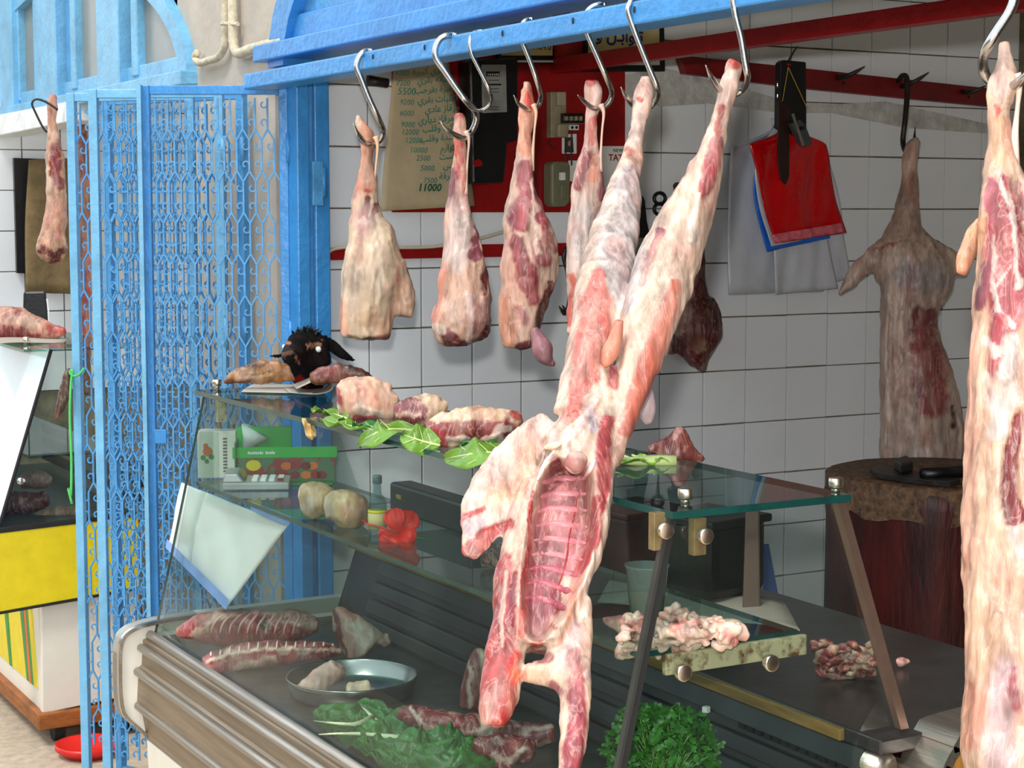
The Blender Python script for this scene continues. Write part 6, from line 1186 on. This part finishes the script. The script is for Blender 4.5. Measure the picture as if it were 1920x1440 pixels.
# parsley
pb_ = at_d(1238, 1395, 2.62); ps = thing('parsley_bunch', 'bushy bunch of fresh green parsley behind the end glass', 'parsley', pb_-Vector((0, 0, .06)))
mb = MB(); st_ = MB(); rn = random.Random(5)
k = 2.62/FPX
for i in range(900):
    a = rn.uniform(0, 6.28); u = rn.random()**.5; z = rn.uniform(-.9, 1); q = math.sqrt(max(0, 1-z*z*.8)); ctrp = pb_+RT*(q*math.cos(a)*112*k*u)+FW*(q*math.sin(a)*.07*u)+UP*(z*66*k*(1 if z > 0 else 1.3))
    n_ = Vector((rn.gauss(0, 1), rn.gauss(0, 1), rn.gauss(.4, 1))).normalized()-FW*.5; n_.normalize(); t1 = n_.orthogonal().normalized(); t1 = (t1*math.cos(a)+n_.cross(t1)*math.sin(a)); t2 = n_.cross(t1); s_ = rn.uniform(.006, .011)
    for lobe in (-.9, 0, .9):
        dr = t1*math.cos(lobe)+t2*math.sin(lobe); pr_ = n_.cross(dr); mb.add([ctrp, ctrp+dr*s_*.6-pr_*s_*.38+n_*s_*.1, ctrp+dr*s_*1.0-pr_*s_*.15, ctrp+dr*s_*1.1, ctrp+dr*s_*1.0+pr_*s_*.15, ctrp+dr*s_*.6+pr_*s_*.38+n_*s_*.1], [(0, 1, 2, 3, 4, 5)])
    if i % 12 == 0: st_.tube([pb_-UP*.07+RT*rn.uniform(-.02, .02), ctrp], [.0014, .0008], 4)
lo_ = link('parsley_leaves', mb.mesh('parsley_leaves', mat('parsley_green', (56, 118, 34), .45, 0, .35, 60), weld=False), ps); lo_['kind'] = 'stuff'; so_ = st_.obj('stems', mat('parsley_stem', (120, 170, 80), .5), ps); so_['kind'] = 'stuff'
# ================================================================ neighbour's meat
hang('lamb_haunch', 'leg of meat with ribs hanging in the neighbouring shop', 'meat', [[(97, 178, 9), (99, 205, 10), (98, 235, 8), (102, 290, 17), (106, 360, 20), (104, 410, 22), (98, 445, 26), (98, 470, 30), (105, 492, 14)]], 5.75, (216, 170, 140),
 [((214, 110, 90), .8, .5, 0, [(97, 180, 9)]), ((140, 24, 38), .95, .35, 0, [(108, 270, 8), (106, 330, 13), (114, 350, 8)]), ((236, 206, 176), .9, .4, 0, [(88, 300, 4), (90, 400, 5)]), ((110, 20, 30), .95, .35, 0, [(75, 470, 8), (100, 480, 10), (120, 470, 8)]), ((206, 150, 130), .8, .4, 0, [(110, 440, 10)])], (), None, m=MM, voxel=.006)
S = [Vector(s_) for s_ in catmull([tuple(at_d(a, b, 5.72)) for a, b in ((88, 248), (80, 238), (66, 210), (60, 194), (68, 186), (84, 190), (100, 200), (108, 206))], 20)]; tag(MB().tube(S, .004, 6).obj('meat_hook', IRON, smooth=True), 'rusty hook holding the leg in the neighbouring shop', 'hook')
hang('lamb_haunch', 'partly hidden side of meat behind the outermost gate leaf', 'meat', [[(158, 168, 8), (156, 230, 10), (156, 320, 16), (158, 420, 18), (160, 520, 14), (162, 600, 10), (164, 740, 8)]], 5.9, (206, 150, 130), [((140, 40, 50), .8, .5, 0, [(160, 260, 10), (158, 330, 10)]), ((200, 80, 70), .8, .5, 0, [(162, 480, 8), (164, 720, 8)])], (), None, m=MM, voxel=.006)
dN = (atZ(60, 636, gtz)-CAM).dot(FW)
hang('meat_slab', 'slab of red and pink meat on the neighbouring glass counter', 'meat', [[(-30, 606, 30), (20, 606, 34), (60, 614, 26), (95, 622, 17), (124, 622, 8)]], dN, (222, 166, 144), [((150, 40, 50), .9, .4, 0, [(0, 620, 14), (40, 622, 10), (70, 634, 6)]), ((232, 196, 172), .8, .5, 0, [(20, 596, 12), (70, 606, 10)]), ((200, 50, 44), .9, .4, 0, [(100, 618, 10), (124, 620, 10)]), ((150, 40, 44), .8, .4, 0, [(30, 582, 8)])], (), None, m=MM, voxel=.006)
o = ruled([atZ(-30, 648, gtz+.004), atZ(-30, 634, gtz+.004)], [atZ(120, 640, gtz+.004), atZ(128, 632, gtz+.004)], 8, 4, lambda u, v: .004*math.sin(u*5), .001, nrm=Vector((0, 0, 1))).obj('wrapping_paper', PAPER2, smooth=True); tag(o, 'brown paper under the slab on the neighbouring counter', 'paper')
d_ = dN+.2; sc2 = thing('weighing_scale', 'black scale with white edge on the neighbouring counter', 'scale', at_d(65, 620, d_))
MB().hexa([at_d(42, 628, d_), at_d(92, 628, d_), at_d(92, 628, d_+.1), at_d(42, 628, d_+.1), at_d(44, 546, d_), at_d(86, 545, d_), at_d(86, 545, d_+.08), at_d(44, 546, d_+.08)]).obj('housing', BLACK, sc2, bevel=.008)
MB().tube([at_d(88, 560, d_-.004), at_d(91, 580, d_-.004), at_d(92, 605, d_-.004)], .003, 6).obj('white_edge', WPAPER, sc2)
for i, (P, col, lab) in enumerate((([(-10, 940, 26), (40, 945, 24), (90, 935, 14)], (110, 30, 40), 'dark red liver piece inside the neighbouring case'), ([(40, 905, 14), (70, 898, 18), (95, 905, 12)], (206, 160, 150), 'pink offal ball inside the neighbouring case'), ([(70, 972, 12), (110, 965, 16), (150, 960, 12)], (196, 160, 130), 'pale cut at the front of the neighbouring case'), ([(-10, 975, 12), (30, 972, 14)], (190, 140, 120), 'small pale cut in the corner of the neighbouring case'), ([(-15, 885, 14), (8, 890, 16)], (180, 120, 120), 'greyish pink cut at the left of the neighbouring case'))):
    hang('meat_cut', lab, 'meat', [P], 5.46+(.10 if i in (1, 4) else 0), col, [((230, 200, 186), .6, .5, 0, [(P[1][0], P[1][1]-8, 6)])], (), 'cuts in the neighbouring case', m=MMX, voxel=.006)
hang('hide_strip', 'brown dried strip hanging beside the outermost gate leaf', 'hide', [[(128, 690, 6), (122, 730, 11), (112, 765, 10), (104, 788, 6)]], 4.63, (92, 64, 44), [((150, 90, 60), .7, .5, 0, [(112, 785, 5)])], (), None, m=HIDE, voxel=.004)
